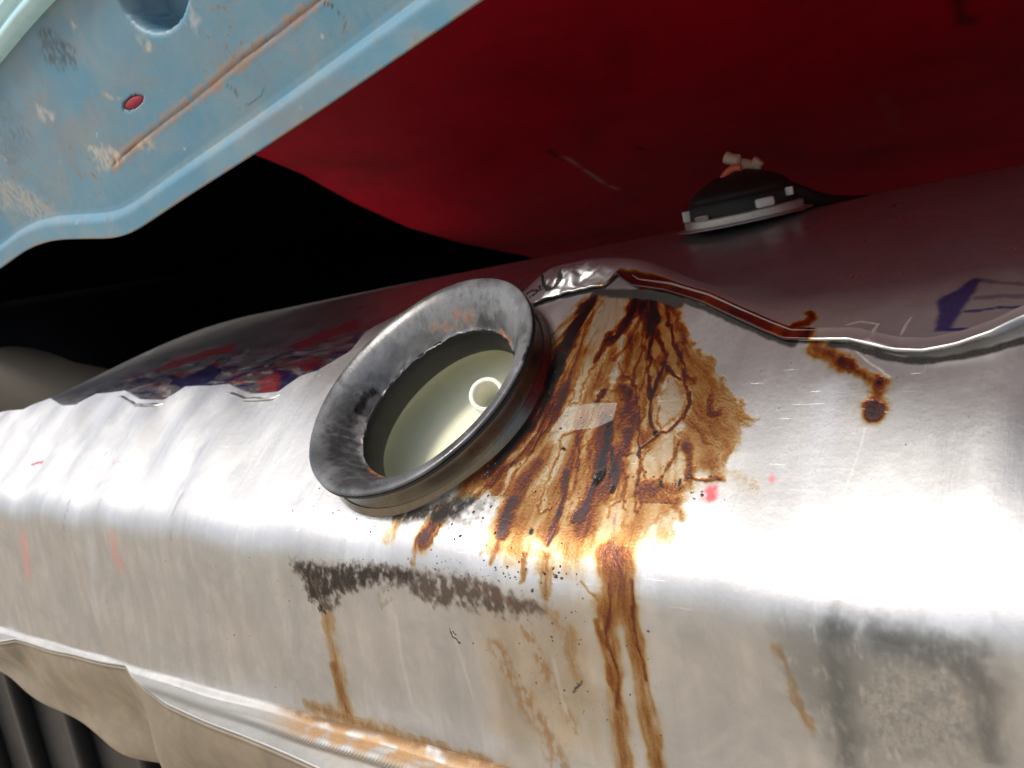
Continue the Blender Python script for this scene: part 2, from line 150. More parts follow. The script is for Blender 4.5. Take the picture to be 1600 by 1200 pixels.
STAINS = [('a', 'olive', 0, [(29.1, 58.5), (26.1, 55.0), (24.1, 47.5), (23.1, 40.5), (21.1, 32.0), (28.1, 20.0), (31.1, 15.5), (33.1, 25.0), (34.1, 37.5), (34.1, 50.0)]), ('a', 'tan', 0, [(30.1, 58.5), (29.1, 51.0), (29.1, 39.5), (29.1, 28.5), (29.1, 17.5), (32.1, 6.5), (29.1, -3.5), (25.1, -13.0), (23.1, -20.5), (26.1, -26.0), (34.1, -30.0), (35.1, -38.0), (34.1, -46.5), (48.1, -47.5), (60.1, -46.0), (79.1, -44.5), (88.1, -37.5), (93.1, -31.5), (99.1, -26.5), (101.1, -22.0), (105.1, -21.0), (107.1, -18.0), (106.1, -14.5), (107.1, -10.5), (107.1, -7.0), (109.1, -5.5), (110.1, -2.5), (106.1, 2.0), (103.1, 5.0), (100.1, 8.5), (97.1, 13.5), (93.1, 18.5), (88.1, 24.0), (82.1, 29.0), (75.1, 40.0), (70.1, 47.5), (59.1, 54.0), (41.1, 58.5)]), ('a', 'amber', 0, [(82.1, 26.0), (92.1, 19.5), (99.1, 9.5), (105.1, 2.5), (108.1, -2.0), (107.1, -9.0), (106.1, -17.0), (101.1, -19.5), (98.1, -22.0), (95.1, -17.0), (90.1, -9.0), (91.1, -1.0), (89.1, 7.0), (81.1, 18.0)]), ('a', 'brownwash', 0, [(33.1, 58.0), (33.1, 47.5), (33.1, 37.5), (35.1, 27.0), (35.1, 17.0), (35.1, 8.5), (33.1, -1.5), (29.1, -12.0), (24.1, -20.5), (24.1, -15.0), (27.1, -4.0), (30.1, 8.0), (28.1, 20.0), (28.1, 30.0), (30.1, 42.5), (29.1, 56.0)]), ('a', 'amber', 0, [(55.1, 53.5), (70.1, 46.5), (80.1, 30.5), (88.1, 14.0), (88.1, 5.5), (82.1, 15.5), (78.1, 12.0), (80.1, -3.5), (80.1, -12.5), (70.1, -7.0), (62.1, 6.5), (64.1, 21.0), (62.1, 35.5)]), ('a', 'amber', 0, [(58.1, 13.0), (69.1, 12.5), (75.1, -1.5), (74.1, -9.0), (75.1, -19.5), (75.1, -27.5), (68.1, -34.0), (62.1, -27.5), (61.1, -10.5)]), ('a', 'cream', 0, [(36.1, 58.0), (50.1, 55.5), (51.1, 48.0), (49.1, 38.0), (49.1, 29.0), (48.1, 18.0), (48.1, 8.5), (45.1, 6.0), (44.1, 14.0), (43.1, 28.0), (41.1, 41.5)]), ('a', 'cream', 0, [(78.1, 18.0), (85.1, 11.5), (88.1, 5.5), (87.1, 0.0), (84.1, -3.5), (81.1, -1.0), (79.1, 5.0), (79.1, 11.5)]), ('a', 'cream', 0, [(72.1, 12.0), (76.1, 6.0), (79.1, -3.5), (78.1, -8.0), (75.1, -1.5)]), ('a', 'cream', 0, [(81.1, -16.0), (83.1, -10.0), (88.1, -6.0), (90.1, -6.5), (90.1, -13.0), (89.1, -18.5), (84.1, -22.5)]), ('a', 'cream', 0, [(48.1, -6.0), (54.1, -4.5), (55.1, -16.5), (56.1, -26.0), (55.1, -33.0), (51.1, -33.5), (49.1, -23.5)]), ('a', 'cream', 0, [(57.1, -10.0), (59.1, -3.0), (62.1, -15.5), (63.1, -26.0), (65.1, -36.0), (63.1, -40.0), (59.1, -27.5)]), ('a', 'cream', 0, [(72.1, -10.5), (79.1, -13.0), (83.1, -21.5), (86.1, -33.0), (81.1, -35.0), (79.1, -23.5)]), ('a', 'cream', 0, [(92.1, -15.0), (92.1, -13.0), (94.1, -17.5), (93.1, -19.0)]), ('s', 'brown', 7.39, [(30.1, 30.0), (31.1, 19.5), (32.1, 11.0), (31.1, 0.5), (27.1, -9.0), (22.1, -18.5), (18.1, -26.5)]), ('s', 'brown', 3.06, [(37.1, 6.5), (37.1, -4.0), (34.1, -13.0), (29.1, -20.0), (24.1, -28.0)]), ('s', 'brown', 4.11, [(40.1, 14.5), (40.1, 5.0), (39.1, -4.0), (37.1, -11.5)]), ('s', 'orange', 5.68, [(54.1, -0.5), (54.1, -12.0), (54.1, -22.0), (56.1, -31.5), (56.1, -38.0)]), ('s', 'orange', 5.83, [(45.1, -10.0), (41.1, -19.5), (40.1, -29.5), (41.1, -39.5)]), ('s', 'orange', 4.47, [(73.1, -19.0), (71.1, -26.0), (69.1, -32.5), (69.1, -38.0)]), ('s', 'orange', 3.92, [(42.1, -15.5), (39.1, -24.0), (37.1, -33.0)]), ('s', 'tanstreak', 7.66, [(84.1, -25.5), (85.1, -33.0), (84.1, -40.5)]), ('s', 'tanstreak', 9.71, [(68.1, -34.0), (67.1, -40.0), (68.1, -45.5)]), ('s', 'tanstreak', 10.33, [(46.1, -28.5), (46.1, -37.5), (47.1, -45.0)]), ('s', 'tanstreak', 6.66, [(93.1, -23.0), (94.1, -30.5), (94.1, -36.5)]), ('s', 'dbrown', 2.87, [(31.1, 45.0), (30.1, 35.5), (30.1, 26.5), (31.1, 17.5)]), ('s', 'dbrown', 2.11, [(34.1, 25.0), (35.1, 15.0), (35.1, 6.5), (33.1, -1.5)]), ('s', 'brown', 5.25, [(41.1, 29.5), (41.1, 20.5), (40.1, 12.5), (41.1, 4.0)]), ('s', 'brown', 4.12, [(52.1, 33.0), (54.1, 23.0), (55.1, 13.5)]), ('s', 'brown', 3.67, [(58.1, 36.0), (60.1, 26.5), (62.1, 16.5)]), ('s', 'dark', 3.88, [(33.1, 58.5), (33.1, 54.5), (33.1, 51.5)]), ('s', 'dbrown', 2.21, [(34.1, 51.0), (34.1, 43.5), (34.1, 36.0), (34.1, 29.5), (35.1, 21.5)]), ('s', 'dbrown', 1.53, [(34.1, 46.0), (33.1, 38.5), (32.1, 31.0), (33.1, 22.5), (33.1, 15.0)]), ('s', 'brown', 1.07, [(36.1, 50.0), (37.1, 41.0), (39.1, 30.0), (40.1, 21.0), (42.1, 12.5), (41.1, 6.0)]), ('s', 'brown', 0.86, [(33.1, 41.0), (33.1, 33.0), (34.1, 25.0), (35.1, 16.0), (36.1, 6.5), (36.1, -2.0)]), ('s', 'brown', 1.48, [(32.1, 29.5), (33.1, 19.5), (34.1, 10.5), (34.1, 2.5), (31.1, -7.0), (27.1, -15.0)]), ('s', 'brown', 0.72, [(38.1, 10.5), (37.1, 0.0), (35.1, -9.0), (31.1, -18.0)]), ('s', 'brown', 0.91, [(39.1, 1.0), (38.1, -8.0), (37.1, -15.0), (35.1, -19.0)]), ('s', 'dark', 3.27, [(52.1, 56.0), (52.1, 52.5), (52.1, 48.5)]), ('s', 'dbrown', 2.35, [(53.1, 48.5), (52.1, 43.0), (52.1, 36.5), (49.1, 33.5)]), ('s', 'dbrown', 2.75, [(48.1, 36.0), (49.1, 29.0), (48.1, 26.5)]), ('s', 'brown', 1.68, [(55.1, 52.5), (58.1, 44.5), (58.1, 37.5), (58.1, 31.5), (56.1, 26.0), (55.1, 24.0)]), ('s', 'brown', 1.02, [(57.1, 50.5), (61.1, 40.5), (63.1, 32.5), (65.1, 24.0), (66.1, 16.5), (67.1, 8.5)]), ('s', 'dark', 2.14, [(59.1, 54.0), (61.1, 49.0)]), ('s', 'dbrown', 1.4, [(60.1, 50.5), (64.1, 41.5), (69.1, 33.0), (74.1, 24.5), (75.1, 20.0), (75.1, 14.0), (76.1, 8.0)]), ('s', 'dbrown', 0.88, [(61.1, 46.5), (65.1, 36.5), (68.1, 26.0), (72.1, 16.0), (76.1, 7.0), (79.1, -0.5), (82.1, -5.5)]), ('s', 'brown', 0.67, [(64.1, 35.5), (67.1, 25.0), (70.1, 14.5), (73.1, 4.0), (76.1, -5.5), (79.1, -12.5)]), ('s', 'brown', 1.18, [(66.1, 29.5), (71.1, 21.5), (75.1, 18.0), (77.1, 14.0)]), ('s', 'dbrown', 0.95, [(64.1, 51.0), (69.1, 43.0), (71.1, 37.0), (75.1, 30.0), (79.1, 24.5), (83.1, 18.5), (86.1, 11.5), (89.1, 5.5), (89.1, 0.0), (87.1, -3.5), (84.1, -5.0), (82.1, -8.0), (79.1, -10.5), (79.1, -13.0)]), ('s', 'brown', 2.21, [(66.1, 49.5), (72.1, 41.5), (76.1, 35.5), (81.1, 29.0), (83.1, 28.5)]), ('s', 'brown', 1.53, [(76.1, 30.5), (80.1, 23.0), (84.1, 16.5), (88.1, 14.0)]), ('s', 'brown', 2.12, [(73.1, 24.5), (76.1, 19.0), (76.1, 12.0), (77.1, 8.5)]), ('s', 'dbrown', 0.76, [(76.1, 20.0), (79.1, 18.0), (84.1, 13.5)]), ('s', 'brown', 0.77, [(58.1, 21.5), (65.1, 15.5), (70.1, 9.0), (72.1, 3.0), (68.1, 0.5), (69.1, -3.5)]), ('s', 'brown', 2.53, [(61.1, 17.0), (66.1, 12.5), (68.1, 6.0), (67.1, 2.5)]), ('s', 'redbrown', 3.73, [(72.1, 0.5), (74.1, -3.5), (73.1, -7.0), (71.1, -5.0)]), ('s', 'redbrown', 2.57, [(92.1, -8.5), (94.1, -12.5), (96.1, -17.0), (97.1, -19.5)]), ('s', 'brown', 1.13, [(91.1, -8.5), (91.1, -12.5), (90.1, -16.5), (90.1, -18.5)]), ('s', 'brown', 1.16, [(97.1, -19.5), (101.1, -20.0), (105.1, -20.5), (107.1, -20.0)]), ('s', 'redbrown', 2.3, [(96.1, 9.0), (97.1, 3.5), (99.1, 0.0)]), ('s', 'dbrown', 1.79, [(57.1, 11.5), (56.1, 9.0), (56.1, 7.0)]), ('s', 'redbrown', 5.66, [(62.1, 1.0), (64.1, -5.0), (66.1, -12.5), (67.1, -19.0)]), ('s', 'dark', 2.06, [(64.1, -0.5), (66.1, -7.0), (67.1, -15.0), (68.1, -20.5)]), ('s', 'dbrown', 1.27, [(69.1, -10.5), (72.1, -15.5), (74.1, -22.5), (74.1, -24.5)]), ('s', 'orange', 1.13, [(57.1, 5.0), (56.1, -2.5), (55.1, -11.0), (55.1, -17.5), (56.1, -23.5), (58.1, -30.5), (59.1, -37.0), (58.1, -41.5)]), ('s', 'orange', 0.96, [(54.1, 0.0), (56.1, -8.5), (59.1, -15.5), (61.1, -22.0)]), ('s', 'redbrown', 3.25, [(40.1, -29.5), (40.1, -35.0), (41.1, -40.5)]), ('s', 'redbrown', 2.36, [(59.1, -33.0), (58.1, -37.0), (58.1, -41.5)]), ('s', 'orange', 2.34, [(67.1, -24.0), (66.1, -29.0), (65.1, -34.0), (66.1, -37.5)]), ('s', 'brown', 1.26, [(67.1, -30.0), (66.1, -33.5), (66.1, -36.0)]), ('s', 'orange', 0.88, [(78.1, -23.5), (78.1, -28.0), (75.1, -29.0), (75.1, -31.5)]), ('s', 'orange', 2.88, [(84.1, -24.0), (89.1, -23.5), (95.1, -24.5), (98.1, -23.0)]), ('s', 'orange', 2.3, [(96.1, -27.5), (98.1, -29.5), (100.1, -32.0)]), ('s', 'brown', 0.61, [(78.1, -12.5), (81.1, -19.0), (83.1, -25.5), (85.1, -31.5)]), ('s', 'mauve', 1.21, [(77.1, -29.5), (78.1, -34.0), (80.1, -41.0)]), ('s', 'dark', 4.52, [(32.1, 53.5), (33.1, 47.5), (33.1, 43.5)]), ('s', 'dark', 3.89, [(54.1, 55.0), (55.1, 49.5), (54.1, 44.5)]), ('s', 'dark', 3.17, [(59.1, 53.5), (62.1, 46.5), (65.1, 41.0)]), ('s', 'dbrown', 3.15, [(63.1, 53.0), (67.1, 48.0), (70.1, 47.5)]), ('s', 'dbrown', 3.58, [(57.1, 51.0), (61.1, 43.0), (64.1, 35.5)]), ('s', 'dbrown', 3.18, [(53.1, 42.5), (53.1, 36.5), (51.1, 32.5)]), ('s', 'dbrown', 3.3, [(34.1, 41.0), (34.1, 32.5), (33.1, 27.5)]), ('s', 'brown', 3.21, [(33.1, 25.0), (33.1, 16.5), (33.1, 8.5)]), ('s', 'brown', 3.51, [(32.1, -1.5), (30.1, -9.0), (26.1, -15.0), (23.1, -20.5)]), ('s', 'orange', 5.46, [(71.1, -10.5), (73.1, -17.5), (72.1, -24.0)]), ('s', 'orange', 3.81, [(59.1, 5.0), (59.1, -6.5), (60.1, -15.5), (61.1, -24.5)]), ('s', 'redbrown', 3.63, [(67.1, -22.5), (66.1, -27.5), (65.1, -32.5)]), ('s', 'redbrown', 1.87, [(55.1, -17.5), (57.1, -26.0), (58.1, -33.0)]), ('s', 'brown', 3.86, [(63.1, 12.5), (69.1, 8.0), (70.1, 2.5)]), ('a', 'film', 0, [(45.1, 5.5), (56.1, 6.5), (64.1, 6.0), (65.1, -0.5), (60.1, -3.0), (42.1, -3.5), (43.1, 1.0)]), ('s', 'black', 1.45, [(82.1, -5.5), (82.1, -6.0)]), ('s', 'black', 1.85, [(95.1, -21.5), (95.1, -22.0)]), ('s', 'black', 1.96, [(74.1, -23.5), (74.1, -24.0)]), ('s', 'black', 4.03, [(68.1, -19.5), (68.1, -19.5)]), ('s', 'black', 2.37, [(67.1, -21.5), (68.1, -22.0)]), ('s', 'black', 1.2, [(89.1, -22.0), (90.1, -22.5)]), ('s', 'black', 0.88, [(50.1, -10.0), (51.1, -10.5)]), ('s', 'black', 1.29, [(51.1, -39.0), (51.1, -39.5)]), ('s', 'black', 0.99, [(103.1, -19.5), (103.1, -19.5)]), ('a', 'redmark', 0, [(103.1, -24.5), (104.1, -22.5), (106.1, -23.0), (107.1, -25.5), (106.1, -26.5), (103.1, -26.5)]), ('a', 'redmark', 0, [(119.1, -19.0), (120.1, -18.5), (120.1, -19.5), (120.1, -20.5)]), ('a', 'tanpatch', 0, [(108.1, -17.0), (112.1, -18.0), (119.1, -21.0), (119.1, -24.0), (116.1, -25.5), (109.1, -22.0)]), ('s', 'tanstreak', 5.84, [(-6.9, -36.5), (-7.9, -40.5), (-8.9, -44.5)]), ('s', 'brown', 5.61, [(11.1, -36.0), (9.1, -40.0), (7.1, -44.5)]), ('s', 'orange', 1.34, [(7.1, -44.5), (6.1, -48.0), (5.1, -52.5)]), ('s', 'neck_shade', 6.89, [(-14.9, -35.5), (-0.9, -36.5), (10.1, -35.0), (17.1, -31.5)]), ('s', 'neck_shade', 3.77, [(10.1, -37.0), (19.1, -34.5), (23.1, -30.0)]), ('s', 'olivebrown', 5.57, [(13.1, -37.0), (12.1, -40.5), (9.1, -45.5)]), ('a', 'graydirt', 0, [(9.1, -35.0), (22.1, -30.5), (33.1, -29.5), (33.1, -33.5), (27.1, -40.5), (15.1, -40.5)]), ('s', 'olivebrown', 4.9, [(122.1, 22.5), (126.1, 20.0), (131.1, 15.5)]), ('s', 'olivebrown', 2.82, [(130.1, 16.5), (135.1, 12.5), (141.1, 8.5)]), ('s', 'olivebrown', 3.62, [(141.1, 8.5), (141.1, 3.5), (141.1, -0.5)]), ('s', 'dbrown', 4.7, [(141.1, 0.5), (141.1, -1.0)]), ('s', 'palescr', 0.76, [(140.1, -5.0), (139.1, -14.5), (138.1, -23.5), (137.1, -30.5)]), ('s', 'palescr', 0.59, [(131.1, 22.0), (138.1, 15.0), (143.1, 10.5)]), ('s', 'bluish', 6.74, [(129.1, 7.0), (130.1, -9.0), (131.1, -21.5), (132.1, -30.5)]), ('s', 'frontbrown', 5.16, [(78.1, -43.0), (81.1, -51.0), (80.1, -58.5), (79.1, -64.5), (80.1, -73.5), (80.1, -84.0), (79.1, -93.5), (79.1, -101.0)]), ('s', 'frontbrown', 4.5, [(84.1, -44.5), (86.1, -52.5), (87.1, -61.0), (88.1, -69.0), (88.1, -78.5), (89.1, -87.0), (90.1, -98.5)]), ('s', 'frontorange', 10.04, [(82.1, -43.5), (83.1, -50.0), (83.1, -56.0)]), ('s', 'frontbrown', 1.48, [(76.1, -61.5), (77.1, -67.0), (78.1, -72.5), (79.1, -80.0)]), ('s', 'brown', 0.92, [(80.1, -51.0), (80.1, -60.0), (80.1, -67.5), (81.1, -75.0), (80.1, -84.5)]), ('s', 'brown', 0.72, [(88.1, -50.0), (88.1, -59.0), (88.1, -66.5), (89.1, -75.0)]), ('s', 'frontorange', 0.93, [(71.1, -51.5), (74.1, -54.0), (77.1, -56.0)]), ('s', 'tanstreak', 7.09, [(-44.9, -78.0), (-45.9, -85.5), (-44.9, -92.5), (-43.9, -100.0), (-43.9, -110.5)]), ('s', 'orangefaint', 3.81, [(-46.9, -96.0), (-44.9, -104.5), (-43.9, -111.0)]), ('a', 'fronttan', 0, [(32.1, -64.5), (56.1, -59.5), (78.1, -53.5), (78.1, -74.0), (75.1, -102.5), (35.1, -113.0), (31.1, -100.5), (32.1, -78.5)]), ('s', 'frontorangefaint', 4.38, [(68.1, -66.0), (66.1, -72.5), (68.1, -78.5)]), ('s', 'specktan', 7.1, [(39.1, -75.5), (42.1, -83.5), (48.1, -93.0), (53.1, -99.5), (56.1, -107.5)]), ('s', 'specktan', 3.93, [(51.1, -66.5), (54.1, -74.5), (60.1, -85.0), (63.1, -93.0)]), ('s', 'specktan', 4.8, [(62.1, -61.5), (64.1, -65.5)]), ('a', 'grime', 0, [(-63.9, -57.5), (-52.9, -58.0), (-40.9, -57.5), (-16.9, -55.0), (5.1, -54.5), (23.1, -55.0), (42.1, -55.5), (45.1, -57.5), (58.1, -59.0), (60.1, -61.5), (45.1, -64.0), (34.1, -63.5), (25.1, -63.0), (14.1, -65.5), (9.1, -63.0), (2.1, -60.5), (-12.9, -60.5), (-34.9, -67.5), (-37.9, -72.5), (-47.9, -75.5), (-54.9, -72.5), (-56.9, -64.5), (-61.9, -61.0)]), ('a', 'grimedark', 0, [(-61.9, -57.5), (-40.9, -57.5), (-14.9, -55.5), (5.1, -55.0), (10.1, -55.5), (5.1, -58.0), (-12.9, -59.5), (-28.9, -64.0), (-34.9, -67.0), (-43.9, -69.0), (-53.9, -70.5), (-54.9, -63.0)]), ('s', 'browngrime', 3.44, [(31.1, -54.5), (40.1, -57.5), (46.1, -60.0), (57.1, -60.5)]), ('s', 'smear', 1.62, [(-7.9, -61.0), (-12.9, -64.5), (-12.9, -69.0), (-6.9, -65.0)]), ('s', 'frontpale', 1.08, [(20.1, -72.5), (22.1, -84.0), (24.1, -94.5)]), ('s', 'frontpale', 1.39, [(-5.9, -71.5), (-6.9, -85.0), (-5.9, -102.5)]), ('s', 'frontpale', 1.36, [(60.1, -74.5), (61.1, -83.0), (62.1, -91.5)]), ('s', 'black', 0.76, [(19.1, -72.5), (20.1, -74.5), (22.1, -76.0)]), ('s', 'black', 0.65, [(20.1, -72.5), (21.1, -73.5)]), ('s', 'black', 0.67, [(69.1, -79.0), (67.1, -81.5), (65.1, -83.0)]), ('s', 'orange', 3.51, [(58.1, -45.5), (59.1, -50.0), (59.1, -55.5)]), ('s', 'orange', 2.48, [(39.1, -39.0), (39.1, -45.0), (39.1, -49.0)]), ('s', 'orange', 1.39, [(51.1, -46.0), (51.1, -51.0), (51.1, -53.0)]), ('s', 'orangefaint', 5.31, [(-67.9, -114.5), (-32.9, -116.0), (-3.9, -116.5), (26.1, -114.5)]), ('s', 'grimedark', 2.8, [(-53.9, -61.0), (-50.9, -69.0), (-46.9, -74.5)]), ('s', 'seam', 2.4, [(6.1, 56.5), (17.1, 59.0), (32.1, 60.5), (40.1, 58.5), (50.1, 57.0), (64.1, 53.5), (81.1, 44.5), (95.1, 36.0), (107.1, 28.5), (115.1, 24.5)]), ('s', 'seam', 2.4, [(126.1, 23.0), (131.1, 22.0), (143.1, 16.5), (150.1, 15.0), (158.1, 15.5), (165.1, 16.5), (171.1, 19.0)]), ('s', 'seam', 3.2, [(34.1, 59.0), (42.1, 56.5), (53.1, 55.0), (65.1, 51.0), (71.1, 47.5)]), ('a', 'grey_reflection', 0, [(126.1, -54.0), (129.1, -52.5), (139.1, -51.5), (152.1, -51.5), (170.1, -53.0), (172.1, -58.5), (171.1, -68.5), (169.1, -76.5), (157.1, -80.5), (142.1, -84.5), (137.1, -86.0), (135.1, -76.5), (130.1, -71.0), (127.1, -62.5)]), ('s', 'dark_reflection', 6.03, [(140.1, -53.5), (140.1, -60.5), (140.1, -68.5), (140.1, -77.0), (140.1, -84.5)]), ('s', 'dark_reflection', 3.8, [(139.1, -54.0), (150.1, -53.5), (160.1, -54.0), (168.1, -54.5)]), ('s', 'dark_reflection', 4.59, [(149.1, -56.5), (158.1, -56.5), (166.1, -58.5), (169.1, -63.0), (169.1, -70.5), (169.1, -76.5)]), ('a', 'warmpale', 0, [(146.1, -61.5), (155.1, -58.5), (163.1, -60.5), (166.1, -66.5), (165.1, -77.5), (145.1, -82.5), (144.1, -71.0)]), ('s', 'browntint', 2.71, [(127.1, -60.5), (129.1, -70.0), (132.1, -78.5)]), ('s', 'palered', 10.62, [(-337.9, -69.5), (-339.9, -81.0), (-343.9, -90.5)]), ('s', 'palered', 7.38, [(-215.9, -60.5), (-216.9, -68.0), (-213.9, -74.0)]), ('s', 'bluish', 7.79, [(-241.9, -62.5), (-247.9, -80.5), (-255.9, -105.5)]), ('s', 'greysm', 8.67, [(-222.9, -113.0), (-202.9, -113.5), (-164.9, -112.0)]), ('s', 'greysm', 5.08, [(-124.9, -62.0), (-127.9, -73.0), (-126.9, -87.5)]), ('s', 'redmark', 2.23, [(-365.9, -21.5), (-359.9, -20.0), (-353.9, -19.5)]), ('s', 'palered', 1.27, [(-251.9, -19.5), (-236.9, -21.0)]), ('s', 'greysm', 5.79, [(-67.9, -30.0), (-68.9, -34.5), (-71.9, -35.5)]), ('s', 'linegrey', 1.16, [(-270.9, -13.0), (-273.9, -23.0), (-273.9, -31.0)]), ('s', 'linegrey', 0.95, [(-157.9, -33.5), (-158.9, -41.0), (-157.9, -47.5), (-156.9, -56.5)]), ('s', 'linegrey', 1.13, [(-274.9, -32.5), (-270.9, -49.0), (-275.9, -64.5)])]
FAN = (41.1, 62.0)
GRIT = [(-37.9, -62.0, 11.3, 2.8, 90, 0.1, 0.35), (-8.9, -57.0, 15.8, 2.1, 100, 0.1, 0.3), (33.1, -53.5, 11.9, 2.4, 80, 0.1, 0.4), (45.1, -50.0, 4.6, 1.8, 9, 0.2, 0.7), (63.1, -50.5, 2.2, 1.1, 9, 0.3, 0.9), (-47.9, -71.5, 4.1, 3.5, 40, 0.1, 0.3), (17.1, -28.0, 15.4, 6.4, 90, 0.15, 0.6), (-2.9, -36.0, 15.9, 5.3, 70, 0.15, 0.5), (41.1, -24.0, 12.2, 9.8, 60, 0.12, 0.45), (68.1, -19.0, 1.8, 2.3, 10, 0.2, 0.6), (95.1, -23.0, 6.3, 4.2, 30, 0.15, 0.5), (68.1, -71.5, 17.4, 13.0, 90, 0.12, 0.4), (70.1, 13.0, 14.5, 19.4, 60, 0.12, 0.35), (38.1, 5.0, 5.2, 15.5, 50, 0.12, 0.35), (-33.9, -32.0, 17.2, 5.7, 40, 0.15, 0.4), (137.1, 8.5, 23.8, 15.9, 40, 0.1, 0.25), (-149.9, -96.0, 53.2, 21.3, 40, 0.15, 0.4)]
TOPMARKS = [('a', 'brownglaze', 0, [(38.1, -1.0), (43.1, -1.0), (49.1, -1.0), (56.1, -1.0), (64.1, -1.0), (72.1, -1.0), (82.1, -1.0), (93.1, -1.0), (103.1, -1.0), (119.1, -1.0), (119.1, 0.6), (103.1, 16.2), (93.1, 18.6), (82.1, 18.6), (72.1, 17.4), (64.1, 14.4), (56.1, 12.0), (49.1, 9.0), (43.1, 4.2), (38.1, 1.8)]), ('s', 'dbrown', 3, [(104.1, 36.0), (106.1, 34.2), (106.1, 28.8), (102.1, 23.4)]), ('s', 'dbrown', 2.5, [(73.1, 14.4), (88.1, 18.0), (101.1, 17.4), (119.1, 0.6), (119.1, 19.8)]), ('a', 'marker', 0, [(141.1, 49.8), (142.1, 54.0), (145.1, 58.0), (146.1, 64.0), (148.1, 68.0), (150.1, 66.0), (150.1, 58.0), (150.1, 45.0), (150.1, 36.6), (150.1, 28.8), (151.1, 23.4), (146.1, 24.6), (144.1, 39.0), (142.1, 45.0)]), ('s', 'marker', 2.2, [(150.1, 25.2), (156.1, 24.0), (163.1, 21.6), (166.1, 22.8)]), ('s', 'marker', 2.0, [(151.1, 39.6), (155.1, 39.0), (159.1, 40.2), (165.1, 37.8)]), ('s', 'markerfaint', 2.4, [(149.1, 66.0), (154.1, 62.0), (162.1, 58.0)]), ('s', 'markerfaint', 3.0, [(152.1, 50.0), (154.1, 50.0), (159.1, 50.0), (163.1, 47.4)]), ('s', 'marker', 2.0, [(164.1, 31.8), (166.1, 31.8)]), ('s', 'scuff', 3, [(27.1, 92.0), (41.1, 92.0), (47.1, 102.0), (52.1, 106.0)]), ('s', 'scuff', 3, [(39.1, 74.0), (47.1, 88.0), (56.1, 98.0)]), ('s', 'scuff', 3, [(26.1, 82.0), (30.1, 92.0), (38.1, 100.0)]), ('s', 'scr', 1.0, [(136.1, 0.6), (130.1, 21.0), (129.1, 28.2)]), ('s', 'scr', 1.2, [(120.1, 30.0), (123.1, 32.4), (129.1, 29.4)]), ('s', 'scr', 0.8, [(138.1, 21.0), (137.1, 28.8), (137.1, 35.4)]), ('s', 'chip', 1.6, [(15.1, 6.0), (16.1, 4.8), (16.1, 3.0)]), ('s', 'chip', 1.5, [(15.1, 3.0), (14.1, 1.8), (12.1, 1.2), (-11.9, 25.2)]), ('s', 'chip', 1.0, [(4.1, 6.6), (6.1, 4.8)]), ('s', 'chip', 0.9, [(-2.9, 4.8), (2.1, 4.8), (8.1, 4.2), (11.1, 3.6)]), ('s', 'chip', 0.9, [(0.1, 1.8), (2.1, 3.0), (5.1, 3.6)]), ('s', 'chip', 0.8, [(-14.9, 24.0), (-11.9, 25.2)]), ('a', 'markblue', 0, [(-383.9, 66.0), (-315.9, 43.8), (-315.9, 66.0), (-276.9, 60.0), (-260.9, 37.8), (-271.9, 33.0), (-314.9, 36.0)]), ('a', 'markblue', 0, [(-214.9, 48.6), (-163.9, 36.6), (-114.9, 1.2), (-123.9, 0.6), (-194.9, 38.4)]), ('a', 'markred', 0, [(-403.9, 70.0), (-402.9, 86.0), (-375.9, 104.0), (-339.9, 102.0), (-318.9, 84.0), (-356.9, 80.0), (-375.9, 70.0)]), ('a', 'markred', 0, [(-202.9, 29.4), (-200.9, 43.2), (-120.9, 0.6), (-128.9, 3.6), (-141.9, 0.6)]), ('a', 'markred', 0, [(-206.9, 52.0), (-189.9, 60.0), (-161.9, 54.0), (-163.9, 41.4)]), ('a', 'markred', 0, [(-248.9, 88.0), (-238.9, 100.0), (-212.9, 118.0), (-191.9, 100.0), (-212.9, 86.0), (-222.9, 74.0)]), ('s', 'markred', 3, [(-266.9, 0.6), (-268.9, 9.6), (-232.9, 1.2)]), ('s', 'markred', 3, [(-328.9, 1.8), (-358.9, 29.4)])]

# ================================================================= helpers
def tag(o, label=None, cat=None, kind=None, group=None):
    if label: o['label'] = label
    if cat: o['category'] = cat
    if kind: o['kind'] = kind
    if group: o['group'] = group
    return o

def empty(name, loc=(0, 0, 0)):
    o = bpy.data.objects.new(name, None)
    o.empty_display_size = 0.02
    COL.objects.link(o)
    o.location = loc
    return o

def link_mesh(name, me, mat=None, parent=None, smooth_shade=True):
    o = bpy.data.objects.new(name, me)
    COL.objects.link(o)
    if mat: me.materials.append(mat)
    if smooth_shade and len(me.polygons):
        me.polygons.foreach_set('use_smooth', np.ones(len(me.polygons), bool))
    if parent is not None:
        o.parent = parent
        o.matrix_parent_inverse = Matrix.Translation(-Vector(parent.location))
    return o

def quad_mesh(name, V, Q):
    me = bpy.data.meshes.new(name)
    V = np.asarray(V, np.float32).reshape(-1, 3)
    Q = np.asarray(Q, np.int32)
    me.vertices.add(len(V)); me.vertices.foreach_set('co', V.ravel())
    k = Q.shape[1]
    me.loops.add(Q.size); me.loops.foreach_set('vertex_index', Q.ravel())
    me.polygons.add(len(Q))
    me.polygons.foreach_set('loop_start', np.arange(0, Q.size, k, dtype=np.int32))
    me.update(calc_edges=True)
    me.validate()
    return me

